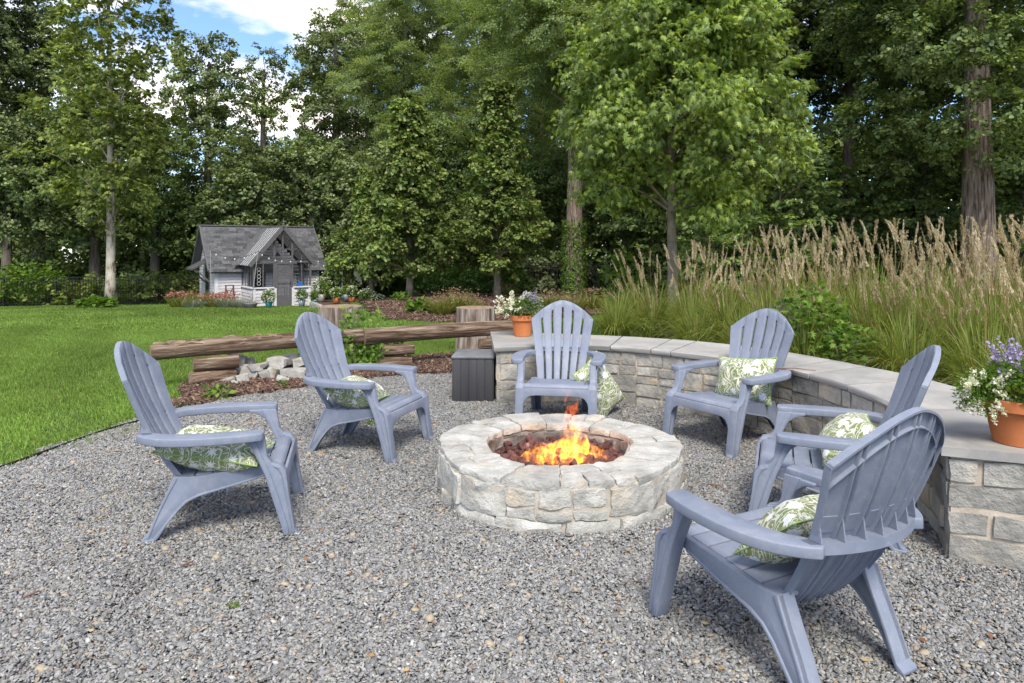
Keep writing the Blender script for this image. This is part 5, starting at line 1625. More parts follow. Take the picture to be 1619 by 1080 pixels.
def tree(name, lab, x, y, H_, rw, kind, seed, base=None, trunk_r=.2, bark='bark', z_lo=.3, shape=None, blobs=34, dens=1.0, lean=0.0, br=.23, dropz=0, limbs=True, limb_r=.42, group=None, cat='tree', ivy=False, trunk_top=.92, sz=1.0, up=.35, sky_open=0.0):
    """a trunk, limbs out to leaf clumps, and the clumps' sprays"""
    g = np.random.default_rng(seed)
    z0 = float(gz(x, y)) if base is None else base
    root = empty(name, (x, y, z0)); tag(root, lab, cat, group)
    shape = shape or (lambda t: math.sin(math.pi*min(1, max(0, .12 + .86*t)))**.7)
    # trunk
    nT = 14; ts = np.linspace(0, 1, nT); wv = Wob(seed)
    P = np.array([[lean*t*H_ + .012*H_*wv([0, 0, t*3])*t, .01*H_*wv([5, 0, t*3])*t, t*H_*trunk_top] for t in ts])
    rr = trunk_r * (1 - .88*ts)**.9 + .012; rr[0] *= 1.35; rr[1] *= 1.04
    gg = G(); gg.tube(P, rr, 12 if trunk_r > .25 else 9)
    o = gg.obj('trunk', MAT[bark], root, smooth=True)
    # clumps
    C_, Rr = [], []
    for k in range(blobs):
        t = (k + g.random())/blobs; t = t**.85
        zz = H_*(z_lo + (1-z_lo)*t*.96)
        a = k*2.399 + g.normal(0, .4); w = rw*shape(t)
        r = w*math.sqrt(g.uniform(.12, 1.0))
        b = rw*br*g.uniform(.7, 1.25)*(.65 + .45*shape(t))
        r = max(0, r - b*.5)
        C_.append([lean*zz + r*math.cos(a), r*math.sin(a), zz]); Rr.append(b)
    C_, Rr = np.array(C_), np.array(Rr)
    if limbs:
        gl_ = G()
        for k in range(0, blobs, 1 if blobs < 30 else 2):
            c = C_[k]; ta = max(z_lo*.93, (c[2]/H_) - .10 - .12*g.random())
            p0 = np.array([np.interp(ta/trunk_top, ts, P[:,0]), np.interp(ta/trunk_top, ts, P[:,1]), ta*H_])
            r0 = float(np.interp(ta/trunk_top, ts, rr))*limb_r + .008
            pa = limb_path(p0, c, g); gl_.tube(pa, np.linspace(r0, .010, len(pa)), 5, cap=False)
        gl_.obj('limbs', MAT[bark], root, smooth=True)['kind'] = 'stuff'
    T_, mt = SPR[kind]
    spread = {'dark': .5, 'deep': .42, 'layer': .46, 'locust': .55, 'syc': .5, 'linden': .24, 'maple': .28, 'box': .08}[kind] * sz
    PP, EE = [], []
    for c, b in zip(C_, Rr):
        n = max(4, int(dens * 5.2 * (b/spread)**2))
        d = g.normal(size=(n, 3)); d[:, 2] = d[:, 2]*.8 + up; d /= np.linalg.norm(d, axis=1)[:, None]
        q = c + d * b * np.array([1, 1, .62]) * (.55 + .45*g.random(n)**.5)[:, None]
        PP.append(q)
        out = q - np.array([lean*q[0][2], 0, 0]); yaw = np.arctan2(-(d[:,0] + .6*out[:,0]/rw), d[:,1] + .6*out[:,1]/rw)
        EE.append(np.stack([np.clip(d[:,2], -.5, 1)*.8 + g.normal(-.12, .28, n), g.normal(0, .3, n), yaw + g.normal(0, .5, n)], 1))
    PP, EE = np.concatenate(PP), np.concatenate(EE)
    it = np.clip(.5 + .35*Wob(seed+3)(PP, .9/max(.5, rw*br)) + g.normal(0, .15, len(PP)), 0, 1)
    cr = scatter('crown', T_, PP, EE, sz*g.uniform(.75, 1.25, len(PP)), MAT[mt], root, seed, it)
    return root

# young maple in the grasses
tree('young_maple', 'bright green young maple with a slim grey trunk rising from the tall grasses', at(1065, 11.6), 11.6, 6.6, 2.35, 'maple', 3, base=.05, trunk_r=.085, bark='bark_young', z_lo=.32, blobs=84, br=.23, dens=1.7, limb_r=.26,
     shape=lambda t: (1.0 - .55*t) * min(1, .50 + t*3.2), up=.1)
# sycamore on the lawn
tree('sycamore', 'tall sycamore with mottled pale trunk at the left fence', at(175, 28.3), 28.3, 15.0, 2.65, 'syc', 12, trunk_r=.185, bark='bark_syc', z_lo=.22, blobs=62, br=.28, dens=.85, limb_r=.22, trunk_top=.98,
     shape=lambda t: .62 + .5*math.sin(math.pi*min(1, t*1.1)) - .25*max(0, t-.7), up=.0)
lind = lambda t: max(.17 if t < .97 else .06, (1.0 - t)**.9 * min(1, .62 + t*4))
tree('linden', 'young linden with browning leaves on the mulch mound, nearest the shed', at(648, 22.5), 22.5, 6.6, 2.1, 'linden', 21, trunk_r=.11, bark='bark_young', z_lo=.135, blobs=80, br=.24, dens=.95, shape=lind, group='lindens on the mulch mound')
tree('linden', 'greener young linden on the mulch mound before the black fence', at(787, 22.0), 22.0, 7.0, 1.85, 'linden', 22, trunk_r=.11, bark='bark_young', z_lo=.14, blobs=80, br=.24, dens=.95, shape=lind, group='lindens on the mulch mound')
tree('linden', 'shorter linden behind the white garden chair, browning most', at(588, 27.5), 27.5, 5.3, 1.9, 'linden', 23, trunk_r=.12, bark='bark_young', z_lo=.17, blobs=56, br=.26, dens=.95, shape=lind, group='lindens on the mulch mound')

oak = lambda t: .55 + .45*math.sin(math.pi*min(1, .1+t*.9))
woods = [
 # px, top py, Y, half width px, kind, label
 (-40, -120, 34, 105, 'dark', 'dark broadleaf tree cut by the left edge of the frame'),
 (60, -10, 36, 90, 'dark', 'dark tall broadleaf tree left of the sycamore'),
 (10, 190, 32.5, 80, 'dark', 'low dark broadleaf behind the fence at far left'),
 (150, 130, 35, 80, 'dark', 'dark broadleaf directly behind the sycamore trunk'),
 (245, 200, 36, 75, 'deep', 'mid green tree between the sycamore and the shed'),
 (330, 55, 38, 62, 'dark', 'dark tree with bare lower limbs rising above the shed roof'),
 (418, 70, 40, 48, 'deep', 'narrow open-topped tree against the sky over the porch gable'),
 (400, 235, 34.5, 85, 'dark', 'dense dark tree crown just behind the shed ridge'),
 (530, 22, 38, 70, 'dark', 'tall dark rounded tree left of the feathery locusts'),
 (495, 215, 34.5, 60, 'dark', 'dark leafy tree behind the right end of the shed'),
 (640, -60, 36, 95, 'locust', 'feathery pale green locust left of centre, tallest of the group'),
 (760, -10, 33, 85, 'locust', 'feathery locust behind the second linden'),
 (850, -110, 34.5, 110, 'locust', 'feathery locust with a bare arching limb near the maple'),
 (690, 190, 31.5, 80, 'deep', 'mid green tree filling behind the two lindens'),
 (600, 235, 33, 70, 'dark', 'dark tree behind the brown-leaved linden'),
 (850, 235, 28.5, 70, 'deep', 'mid green tree beside the ivy-clad trunk'),
 (585, -20, 41, 85, 'locust', 'feathery locust farthest back, beside the tall rounded dark tree'),
 (700, -50, 42, 100, 'deep', 'tall green tree filling behind the locust group'),
 (920, -80, 42, 110, 'deep', 'tall green tree behind the ivy-clad trunk'),
 (1060, -60, 42, 110, 'dark', 'tall dark tree far behind the maple crown'),
]
for k, (px, py, Y, hw, kind, lab) in enumerate(woods):
    x = at(px, Y); z0 = float(gz(x, Y)); H_ = zat(py, Y) - z0; w = hw*Y/FOC*1.05
    tree('forest_tree', lab, x, Y, H_, w, kind, 100+k, trunk_r=.16 + H_*.012, z_lo=.16 if H_ < 8 else .30, blobs=30 if kind != 'locust' else 30, br=.36 if kind != 'locust' else .36, dens=.95 if kind != 'locust' else .95, limb_r=.3, shape=oak, group='woodland trees behind the garden', trunk_top=.9)
woods2 = [
 (990, 40, 27, 90, 'deep', .25, 'deep green tree behind the maple on its left side'),
 (1120, -60, 22, 130, 'dark', .25, 'dark tree hidden mostly behind the young maple'),
 (1235, -190, 24, 120, 'deep', .42, 'tall tree with a pale thin trunk right of the maple'),
 (1330, -260, 22, 140, 'deep', .45, 'tall tree with a dark leaning trunk above the grasses'),
 (1460, -160, 24, 130, 'deep', .30, 'deep green tree left of the thick furrowed trunk'),
 (1650, -200, 19, 120, 'deep', .25, 'deep green tree cut by the right edge of the frame'),
]
for k, (px, py, Y, hw, kind, zl, lab) in enumerate(woods2):
    x = at(px, Y); z0 = float(gz(x, Y)); H_ = zat(py, Y) - z0; w = hw*Y/FOC*1.1
    tree('forest_tree', lab, x, Y, H_, w, kind, 200+k, trunk_r=.20, z_lo=zl, blobs=44, br=.32, dens=.95, limb_r=.3, shape=oak, group='woodland trees behind the garden', lean=.05 if px == 1330 else 0)
low = [
 (1130, 300, 17, 75, 'layer', 'low layered broadleaf bush just right of the maple trunk'),
 (1235, 235, 17.5, 85, 'layer', 'layered broadleaf understorey tree behind the plumes, left of middle'),
 (1345, 270, 18.5, 85, 'layer', 'layered understorey tree behind the tallest plumes'),
 (1450, 210, 18, 85, 'layer', 'leafy understorey tree left of the thick furrowed trunk'),
 (1620, 230, 17, 75, 'layer', 'leafy understorey tree right of the thick furrowed trunk'),
 (1010, 270, 24, 70, 'layer', 'dark understorey shrub behind the fence, left of the maple trunk'),
 (1545, 330, 20, 75, 'layer', 'understorey shrub directly behind the thick furrowed trunk'),
]
for k, (px, py, Y, hw, kind, lab) in enumerate(low):
    x = at(px, Y); z0 = float(gz(x, Y)); H_ = zat(py, Y) - z0; w = hw*Y/FOC*1.15
    tree('understorey_tree', lab, x, Y, H_, w, kind, 300+k, trunk_r=.06, z_lo=.06, blobs=34, br=.34, dens=.9, shape=lambda t: .95 - .35*t, group='understorey trees right of the maple')
# thick trunk right, and the ivy-clad one left of the maple
tree('furrowed_tree', 'big tree with thick furrowed trunk at the right', at(1548, 15.5), 15.5, 14, 3.4, 'deep', 41, trunk_r=.36, bark='bark_big', z_lo=.24, blobs=70, br=.26, dens=1.1, sz=.72, limbs=False, shape=oak, base=0.0)
tr_ = tree('ivy_clad_tree', 'tall pale trunk wrapped in ivy left of the maple', at(908, 25.5), 25.5, 15, 3.6, 'locust', 42, trunk_r=.35, bark='bark_big', z_lo=.50, blobs=34, br=.32, dens=1.4, limb_r=.2, shape=oak)
g_ = np.random.default_rng(5); n = 2600
a = g_.random(n)*6.283; z = g_.random(n)**1.2*3.0; P = np.stack([(.46-.02*z)*np.cos(a), (.46-.02*z)*np.sin(a), z], 1)
V, F, T = many(LEAF_Q[0], LEAF_Q[1], P, np.stack([g_.normal(-.9, .3, n), g_.normal(0, .3, n), np.arctan2(-P[:,0], P[:,1])], 1), g_.uniform(.06, .12, n), g_.random(n))
link('ivy', mesh('ivy', V, F, MAT['leaf_bright'], False, T), tr_)['kind'] = 'stuff'

# a far wood that closes the view below the crowns, and low scrub along the fence
def thicket(name, lab, pts, seed, kind, sz, hgt, dens):
    g = np.random.default_rng(seed); PP = []
    for (x0, y0, x1, y1) in pts:
        n = int(math.hypot(x1-x0, y1-y0)*dens); t = g.random(n)
        x = x0 + (x1-x0)*t + g.normal(0, .8, n); y = y0 + (y1-y0)*t + g.normal(0, 1.1, n)
        top = hgt*(.75 + .3*Wob(seed)(np.column_stack([x, y, 0*x]), .35))
        PP.append(np.column_stack([x, y, gz(x, y) + top*g.random(n)**.8]))
    P = np.concatenate(PP); n = len(P)
    E = np.stack([g.normal(.1, .4, n), g.normal(0, .4, n), g.random(n)*6.283], 1)
    it = np.clip(.5 + .4*Wob(seed+2)(P, .5) + g.normal(0, .12, n), 0, 1)
    o = scatter(name, SPR[kind][0], P, E, sz*g.uniform(.8, 1.3, n), MAT[SPR[kind][1]], None, seed, it)
    return tag(o, lab, 'undergrowth', kind='stuff')
thicket('far_woodland', 'dark mass of woodland closing the view behind the trees', [(-40, 47, 0, 45), (0, 45, 22, 34), (22, 34, 30, 20)], 61, 'deep', 2.6, 9.5, 60)
thicket('undergrowth', 'low scrub growing beyond the left-hand fence', [(-30, 32.5, -13, 33.8)], 62, 'syc', 1.0, 1.7, 45)
thicket('undergrowth', 'low scrub beyond the fence behind the boxwoods', [(-10, 35.5, 0, 32.5), (.5, 28.5, 10, 27)], 63, 'dark', 1.0, 1.9, 60)

# ------------------------------------------------------------------ ornamental grasses
def grass_clump_mesh(seed, n=620, h=1.05):
    g = np.random.default_rng(seed)
    a = g.random(n)*6.283; r0 = .16*np.sqrt(g.random(n)); L_ = h*g.uniform(.55, 1.3, n)
    lean = g.uniform(.15, 1.25, n)**1.1; w = g.uniform(.0042, .0112, n); K = 8
    ts = np.linspace(0, 1, K)
    d = np.stack([np.cos(a), np.sin(a)], 1); side = np.stack([-np.sin(a), np.cos(a)], 1)
    tw = g.normal(0, .4, n); V = np.zeros((n, K, 2, 3)); T = np.repeat(np.clip(g.normal(.42, .25, n), 0, 1), K*2)
    for k, t in enumerate(ts):
        out = r0 + L_*lean*.70*t**1.6; z = L_*(t - .62*lean*t**2.8)*(1 - .06*lean)
        c = np.column_stack([d*out[:, None], z]); wd = w*(1 - t)**.6 + .0006
        s = np.column_stack([side + d*tw[:, None]*.3, np.zeros(n)])
        V[:, k, 0] = c - s*wd[:, None]; V[:, k, 1] = c + s*wd[:, None]
    b = (np.arange(n)*K*2)[:, None] + (np.arange(K-1)*2)[None]
    F = np.stack([b, b+1, b+3, b+2], -1).reshape(-1, 4)
    return mesh('blades', V.reshape(-1, 3), F, MAT['blade'], False, T)
def plume_mesh(seed, n=20, h=1.31):
    bias = np.random.default_rng(seed + 900).normal(0, .05, 2)
    g = np.random.default_rng(seed); st = G(); PV, PF, PT = [], [], []; off = 0
    for k in range(n):
        a = g.random()*6.283; ln = g.uniform(.01, .26); L_ = h*g.uniform(.55, 1.2)
        d = np.array([math.cos(a), math.sin(a), 0])
        P = np.array([d*(.08 + L_*ln*t**1.6) + np.array([bias[0]*L_*t*t*2, bias[1]*L_*t*t, L_*t*(1-.08*ln)]) for t in np.linspace(0, 1, 6)])
        st.tube(P, [.0035, .0032, .003, .0027, .0022, .0015], 4, t=.92, cap=False)
        v, f, t_ = plume_shape(seed*50+k, 110, g.uniform(.18, .34), g.uniform(.016, .036))
        ax = P[-1] - P[-2]; ax /= np.linalg.norm(ax); b0 = P[-1] - ax*.14
        # droop the head a little outwards
        zz = v[:, 2:3]; v = np.column_stack([v[:, :2], np.zeros(len(v))]) + ax*zz + np.array([g.normal(-.1, .4), .1, 0])*(zz**2)*.8
        PV.append(v + b0); PF.append(f + off); off += len(v); PT.append(np.clip(t_*.5 + g.random()*.5, 0, 1))
    return st.me('stems', MAT['blade'], tint=True), mesh('plumes', np.concatenate(PV), np.concatenate(PF), MAT['plume'], False, np.concatenate(PT))
gm_ = [grass_clump_mesh(400+k) for k in range(4)]
pm_ = [plume_mesh(420+k) for k in range(5)]
clumps = []
gc = np.random.default_rng(8)
for (px, Y, s) in [(985, 9.2, .72), (1040, 9.6, .8), (1010, 11, .85), (1095, 9.0, .85), (1120, 10.4, .95), (1150, 8.3, .85), (1190, 9.2, .98), (1215, 7.9, .9), (1235, 10.5, 1.05), (1255, 8.9, 1.0), (1290, 7.3, .92), (1310, 9.4, 1.05),
                   (1340, 8.1, 1.0), (1370, 7.0, .9), (1380, 9.6, 1.08), (1410, 8.2, 1.02), (1440, 6.7, .9), (1460, 9.0, 1.05), (1485, 7.4, 1.0), (1515, 6.2, .88), (1520, 8.6, 1.05), (1560, 7.3, 1.0), (1585, 6.2, .92), (1600, 8.4, 1.05), (1640, 7.0, 1.0), (1650, 5.6, .88), (1560, 5.5, .75), (1700, 6.2, 1.0), (1460, 5.9, .72), (1400, 6.2, .72), (1640, 4.7, .72), (1290, 6.6, .7), (1180, 7.4, .7), (1090, 8.2, .65)]:
    clumps.append((at(px, Y) + gc.normal(0, .05), Y, s))
order = sorted(range(len(clumps)), key=lambda i_: clumps[i_][0]/clumps[i_][1])
rank = {i_: k for k, i_ in enumerate(order)}
ords = ['first', 'second', 'third', 'fourth', 'fifth', 'sixth', 'seventh', 'eighth', 'ninth', 'tenth', 'eleventh', 'twelfth', 'thirteenth', 'fourteenth', 'fifteenth', 'sixteenth', 'seventeenth', 'eighteenth', 'nineteenth', 'twentieth']
for k, (x, y, s) in enumerate(clumps):
    r_k = rank[k]; n_all = len(clumps)
    where = ('%s ornamental grass clump counting from the maple side' % ords[r_k]) if r_k < 17 else ('%s ornamental grass clump counting back from the frame edge by the lavender pot' % ords[n_all-1-r_k])
    root = empty('ornamental_grass', (x, y, float(gz(x, y)) + .10), gc.uniform(-1.4, 1.4)); root.scale = (s*1.05, s*1.05, s)
    tag(root, where, 'grass clump', 'plumed ornamental grasses behind the seating wall')
    link('blades', gm_[k % 4], root)['kind'] = 'stuff'
    if s > .78:
        a_, b_ = pm_[k % 5]; link('stems', a_, root)['kind'] = 'stuff'; link('plumes', b_, root)['kind'] = 'stuff'
def leafy(name, lab, cat, px, Y, r, h, size, mat, seed, n=700, leaf=LEAF_M, base=None, group=None, nst=9, z_=None):
    x = at(px, Y); z0 = (float(gz(x, Y)) if base is None else base)
    root = empty(name, (x, Y, z0)); tag(root, lab, cat, group); g = np.random.default_rng(seed)
    st = G()
    for k in range(nst):
        a = g.random()*6.28; st.tube(limb_path((0,0,0), (r*.8*math.cos(a), r*.8*math.sin(a), h*g.uniform(.6, .98)), g, .1, 5), [.007, .006, .005, .004, .002], 4)
    st.obj('stems', MAT['bark_young'], root)['kind'] = 'stuff'
    leafmass('foliage', leaf, n, (r, r*.9, h*.55), size, mat, root, seed, (0, 0, h*.52), .2, .25, zmin=.01)
    return root
leafy('leafy_shrub', 'bright lobed-leaf shrub growing between wall cap and plumes', 'shrub', 1285, 6.75, .42, .92, .085, 'leaf_bright', 71, 620, base=.1)
leafy('leafy_shrub', 'small bright shrub spilling at the wall behind the fourth chair', 'shrub', 1340, 6.3, .32, .62, .075, 'leaf_bright', 72, 380, base=.1)
leafy('silver_plant', 'silvery fine-leaved plant beside the bright lobed-leaf shrub', 'plant', 1240, 7.0, .18, .78, .04, 'silver', 73, 420, LEAF_BLADE, base=.1)
leafy('sumac_seedling', 'pinnate green seedling before the fence left of the plumes', 'plant', 985, 13, .45, 1.5, .14, 'leaf_bright', 74, 260, LEAF_BLADE)

# ------------------------------------------------------------------ vine over the log joint
vx, vy = at(578, 8.15), 8.15
vine = empty('vine', (vx, vy, float(gz(vx, vy)))); tag(vine, 'green lobed-leaf vine climbing over the gap between the two log benches', 'vine')
gv_ = np.random.default_rng(31); st = G(); LP_ = []
for k in range(13):
    p1 = np.array([gv_.uniform(-.30, .32), gv_.uniform(-.1, .28), gv_.uniform(.25, .62)]); p1 += np.array([-.28, .9, .12]) * (k % 3 == 0)
    P = limb_path((gv_.uniform(-.2, .2), gv_.uniform(-.1, .1), 0), p1, gv_, .14, 9); st.tube(P, .004, 4)
    for t in np.linspace(.1, 1, 34):
        q = P[0] + (P[-1]-P[0])*0; i_ = min(7, int(t*8)); f = t*8-i_; LP_.append(P[i_]*(1-f) + P[min(8, i_+1)]*f + gv_.normal(0, .05, 3))
st.obj('stems', MAT['leaf_bright'], vine, tint=True)['kind'] = 'stuff'
lm_ = [mesh('leaf', *[np.array(LEAF_M[0])*1.0, LEAF_M[1]], MAT['leaf_bright'], False, np.full(17, t_)) for t_ in (.15, .4, .6, .85, 1.0)]
for k, p in enumerate(LP_[:290]):
    o = link('leaf', lm_[k % 5], vine, tuple(p + np.array([0, -.10, 0])), (gv_.normal(-.7, .4), gv_.normal(0, .4), gv_.normal(3.14, .9))); s = gv_.uniform(.05, .095); o.scale = (s, s, s)
V, F, T = many(LEAF_M[0], LEAF_M[1], np.array(LP_[290:] + [p + gv_.normal(0, .05, 3) for p in LP_[:200]]), gv_.normal(0, .6, (len(LP_)-90, 3)) + np.array([-.6, 0, 3.14]), gv_.uniform(.05, .09, len(LP_)-90), gv_.random(len(LP_)-90))
link('more_leaves', mesh('more_leaves', V, F, MAT['leaf_bright'], False, T), vine)['kind'] = 'stuff'

# ------------------------------------------------------------------ planting round the mound and the shed
def boxwood(px, Y, r, h, lab, seed):
    x = at(px, Y); root = empty('boxwood', (x, Y, float(gz(x, Y)))); tag(root, lab, 'shrub', 'clipped dark boxwoods on the mound')
    g = np.random.default_rng(seed); n = int(900*r*r/.25)
    P, d = ball_pts(n, (r, r*.9, h*.56), g, .4, .82); P[:, 2] += h*.48; P *= (1 + .07*Wob(seed)(P, 5))[:, None]
    k = P[:, 2] > 0; P, d = P[k], d[k]; n = len(P)
    scatter('crown', SPR['box'][0], P, np.stack([d[:,2]*.9 + g.normal(0, .4, n), g.normal(0, .4, n), np.arctan2(-d[:,0], d[:,1])], 1), g.uniform(.9, 1.6, n), MAT['leaf_box'], root, seed)
    Vs, Fs = rock((r*.82, r*.75, h*.45), seed, .9, .05, (6, 6, 5)); Vs[:, 2] += h*.46
    link('inner_twigs', mesh('inner_twigs', Vs, Fs, MAT['leaf_box'], True, np.zeros(len(Vs))), root)
bw = [(628, 28.5, .72, 1.0), (664, 28.2, .66, .95), (700, 28.6, .75, 1.1), (727, 28, .72, 1.15), (757, 27.2, .66, .95), (778, 26.6, .66, 1.0), (808, 26.2, .70, .95), (605, 29, .6, .9)]
bl = ['boxwood ball just right of the brown linden trunk', 'boxwood ball touching the first linden trunk', 'tall boxwood between the two main lindens, left one', 'tallest boxwood midway between the two main lindens',
      'small boxwood between the two main lindens, right one', 'boxwood ball behind the greener linden trunk', 'boxwood ball right of the greener linden trunk', 'boxwood ball behind the garden chair tree']
for k, ((px, Y, r, h), lab) in enumerate(zip(bw, bl)): boxwood(px, Y, r, h, lab, 500+k)

def tuft(name, lab, px, Y, r, h, mat, seed, n=260, heads=None, cat='grass clump', base=None, group=None):
    x = at(px, Y); root = empty(name, (x, Y, float(gz(x, Y)) if base is None else base)); tag(root, lab, cat, group); g = np.random.default_rng(seed)
    a = g.random(n)*6.283; rr = r*.5*np.sqrt(g.random(n)); ln = g.uniform(.1, .8, n)
    V, F, T = many([(-.5,0,0),(.5,0,0),(.35,.55,.05),(-.35,.55,.05),(0,1,.28)], [(0,1,2),(0,2,3),(3,2,4)], np.stack([rr*np.cos(a), rr*np.sin(a), 0*a], 1), np.stack([R(90) - ln, g.normal(0, .2, n), a + np.pi*1.5], 1), np.stack([np.full(n, .018*h/.5), h*g.uniform(.7, 1.2, n), -h*np.ones(n)], 1), g.random(n))
    link('blades', mesh('blades', V, F, MAT[mat], False, T), root)['kind'] = 'stuff'
    if heads:
        hm, nh, hs, hz = heads; P = np.stack([g.normal(0, r*.5, nh), g.normal(0, r*.5, nh), h*g.uniform(hz, 1.15, nh)], 1)
        V, F, T = many(LEAF_Q[0], LEAF_Q[1], P, g.uniform(-2, 2, (nh, 3)), hs*g.uniform(.6, 1.3, nh), g.random(nh)); link('flower_heads', mesh('flower_heads', V, F, MAT[hm], False, T), root)['kind'] = 'stuff'
    return root
tufts = [(700, 18.4, .38, .55, 'fine green grass clump with buff heads on the mound edge, left one'), (722, 18.9, .38, .6, 'fine green grass clump with buff heads on the mound edge, middle one'), (743, 18.6, .36, .5, 'fine grass clump with buff heads left of the broad stump top'),
         (868, 19.5, .5, .5, 'buff-headed perennial clump left of the first facing chair'), (900, 19.2, .5, .5, 'buff-headed perennial clump behind the facing chair back'), (935, 20, .5, .55, 'green and buff perennial clump right of the facing chair back'), (800, 23.5, .5, .45, 'low buff perennial clump at the greener linden foot'), (965, 21, .5, .5, 'perennial clump before the black fence left of the plumes')]
for k, (px, Y, r, h, lab) in enumerate(tufts): tuft('perennial_clump', lab, px, Y, r, h, 'blade', 600+k, 330, ('buff', 240, .045, .55), group='perennials on the mulch mound')
leafy('hosta', 'bright yellow-green hosta on the mulch mound', 'plant', 664, 18.9, .34, .34, .17, 'leaf_bright', 75, 120, LEAF_R)
leafy('hosta', 'small yellow-tinged perennial beside the first linden trunk', 'plant', 635, 21, .3, .3, .1, 'leaf_bright', 76, 110, LEAF_R)
leafy('fern_plant', 'green fern at the foot of the sycamore trunk', 'plant', 150, 27.2, .75, .42, .2, 'leaf_bright', 77, 300, LEAF_BLADE)
leafy('pale_shrub', 'pale green shrub behind the fence at far left', 'shrub', 45, 31.6, 1.6, 1.9, .15, 'leaf_bright', 78, 1500, LEAF_R)

# bed along the shed
bedl = [(285, 27.0, .55, .55, 'blade', ('fl_coral', 260, .08, .8), 'coral sedum clump at the far left of the shed bed'), (345, 27.2, .62, .5, 'blade', ('fl_coral', 420, .08, .75), 'coral sedum mound before the stepladder side of the shed bed'), (318, 28.4, .55, .65, 'leaf_bright', None, 'fresh green clump at the corner of the shed bed'),
        (362, 26.8, .6, .42, 'silver', ('buff', 80, .04, .7), 'grey green lavender-like clump in the shed bed, left one'), (388, 26.6, .6, .45, 'silver', ('buff', 80, .04, .7), 'grey green lavender-like clump in the shed bed, beside the leaning pole'), (305, 26.8, .5, .35, 'silver', ('buff', 60, .04, .7), 'low grey green clump between the two coral sedums')]
for k, (px, Y, r, h, m_, hd, lab) in enumerate(bedl): tuft('border_plant', lab, px, Y, r*1.2, h, m_, 640+k, 420, hd, 'plant', group='plants in the bed along the shed')
cdt_sheet('shed_bed', [(at(262, 26.2), 26.2), (at(420, 25.8), 25.8), (-10.6, 28.2), (-13, 29.5), (-15, 29)], gz, MAT['mulch_bed'], .6, .012)

def potted(px, Y, r, h, mat, lab, seed, ph=.3, pr=.16, flw='fl_white', z0=None, leafm='leaf_bright'):
    x = at(px, Y); root = empty('potted_plant', (x, Y, float(gz(x, Y)) if z0 is None else z0)); tag(root, lab, 'potted plant', 'potted plants by the shed porch')
    V, F = lathe([(pr*.65, 0), (pr*.8, ph*.5), (pr, ph), (pr*.9, ph), (pr*.85, ph*.85)], 18); link('pot', mesh('pot', V, F, MAT[mat], True), root)
    leafmass('foliage', LEAF_Q, 420, (r, r*.9, h*.6), .09, leafm, root, seed, (0, 0, ph+h*.42), .3, .35)
    if flw: leafmass('flowers', LEAF_Q, 260, (r*1.05, r*.95, h*.66), .055, flw, root, seed+1, (0, 0, ph+h*.46), .4, .7)
BZ = -.62
pots = [(425, 26.7, .36, .62, 'potteal', 'white-flowered plant in a teal pot left of the porch door', .25, None),
        (477, 27.6, .30, .62, 'potblue', 'green plant in a grey blue pot right of the porch door', .28, None),
        (498, 28.2, .28, .5, 'potteal', 'green plant in a teal pot at the porch right corner', .3, None),
        (509, 26.0, .52, .85, 'potstone', 'big white-flowering plant in a pale bowl on the raised bed', .26, 'B'),
        (532, 25.0, .32, .48, 'terracotta', 'white-flowering plant in a terracotta pot, second on the raised bed', .22, 'B'),
        (548, 26.2, .25, .40, 'potblue', 'small plant in a dark pot between two terracotta pots', .25, 'B'),
        (556, 25.3, .26, .52, 'terracotta', 'tall green plant in a terracotta pot in front of the garden chair', .22, 'B'),
        (580, 24.0, .42, .50, 'terracotta', 'wide white-green plant at the right of the raised bed', .2, 'B'),
        (598, 22.2, .34, .40, 'terracotta', 'trailing white-flowered pot at the lower end of the raised bed', .2, 'C')]
for k, (px, Y, r, h, m_, lab, ph, zz) in enumerate(pots):
    potted(px, Y, r*.72, h*.72, m_, lab, 660+k*2, ph, .15, None if k in (1, 2, 5) else 'fl_white', None if zz is None else (BZ if zz == 'B' else -.62))
# raised bed kerb of long stones
rb_ = empty('raised_bed', (at(530, 25), 25, -.9)); tag(rb_, 'low stone-edged raised bed carrying the potted plants', 'raised bed')
pa, pb, pc = np.array([at(494, 26.6), 26.6]), np.array([at(528, 23.2), 23.2]), np.array([at(606, 21.4), 21.4])
k = 0
for a_, b_ in ((pa, pb), (pb, pc)):
    L_ = np.linalg.norm(b_-a_); d = (b_-a_)/L_; t = 0
    while t < L_ - .1:
        for lay in range(3):
            w_ = min(.55, L_-t); q, F = rock((w_/2-.01, .14, .085), 800+k, .25, .08, (5, 2, 2)); me = mesh('stone', q, F, MAT['fieldstone']); k += 1
            c = a_ + d*(t + w_/2); link('stone', me, rb_, (c[0]-rb_.location[0], c[1]-25, -.75 - .17*lay + .9), (0, 0, math.atan2(d[1], d[0])))
        t += .55
g = G(); g.add([(pa[0], pa[1], -.66), (pb[0], pb[1], -.66), (pc[0], pc[1], -.66), (pc[0]+.6, pc[1]+3, -.66), (pa[0]+2, pa[1]+2.6, -.66)], [(0,1,2,3,4)]); V, F = g.arr(); V = V - np.array([rb_.location[0], 25, -.9]); link('bed_soil', mesh('bed_soil', V, F, MAT['mulch_bed']), rb_)
g = G(); g.box((-1.6, -.55, 0), (1.7, .5, .06)); V, F = g.arr(); o = small('stone_step', 'pale stone slab in front of the porch door', 'step', V, F, MAT['potstone'], sw(PX0+1.7, -PD-.75, -.06), (0, 0, SA))
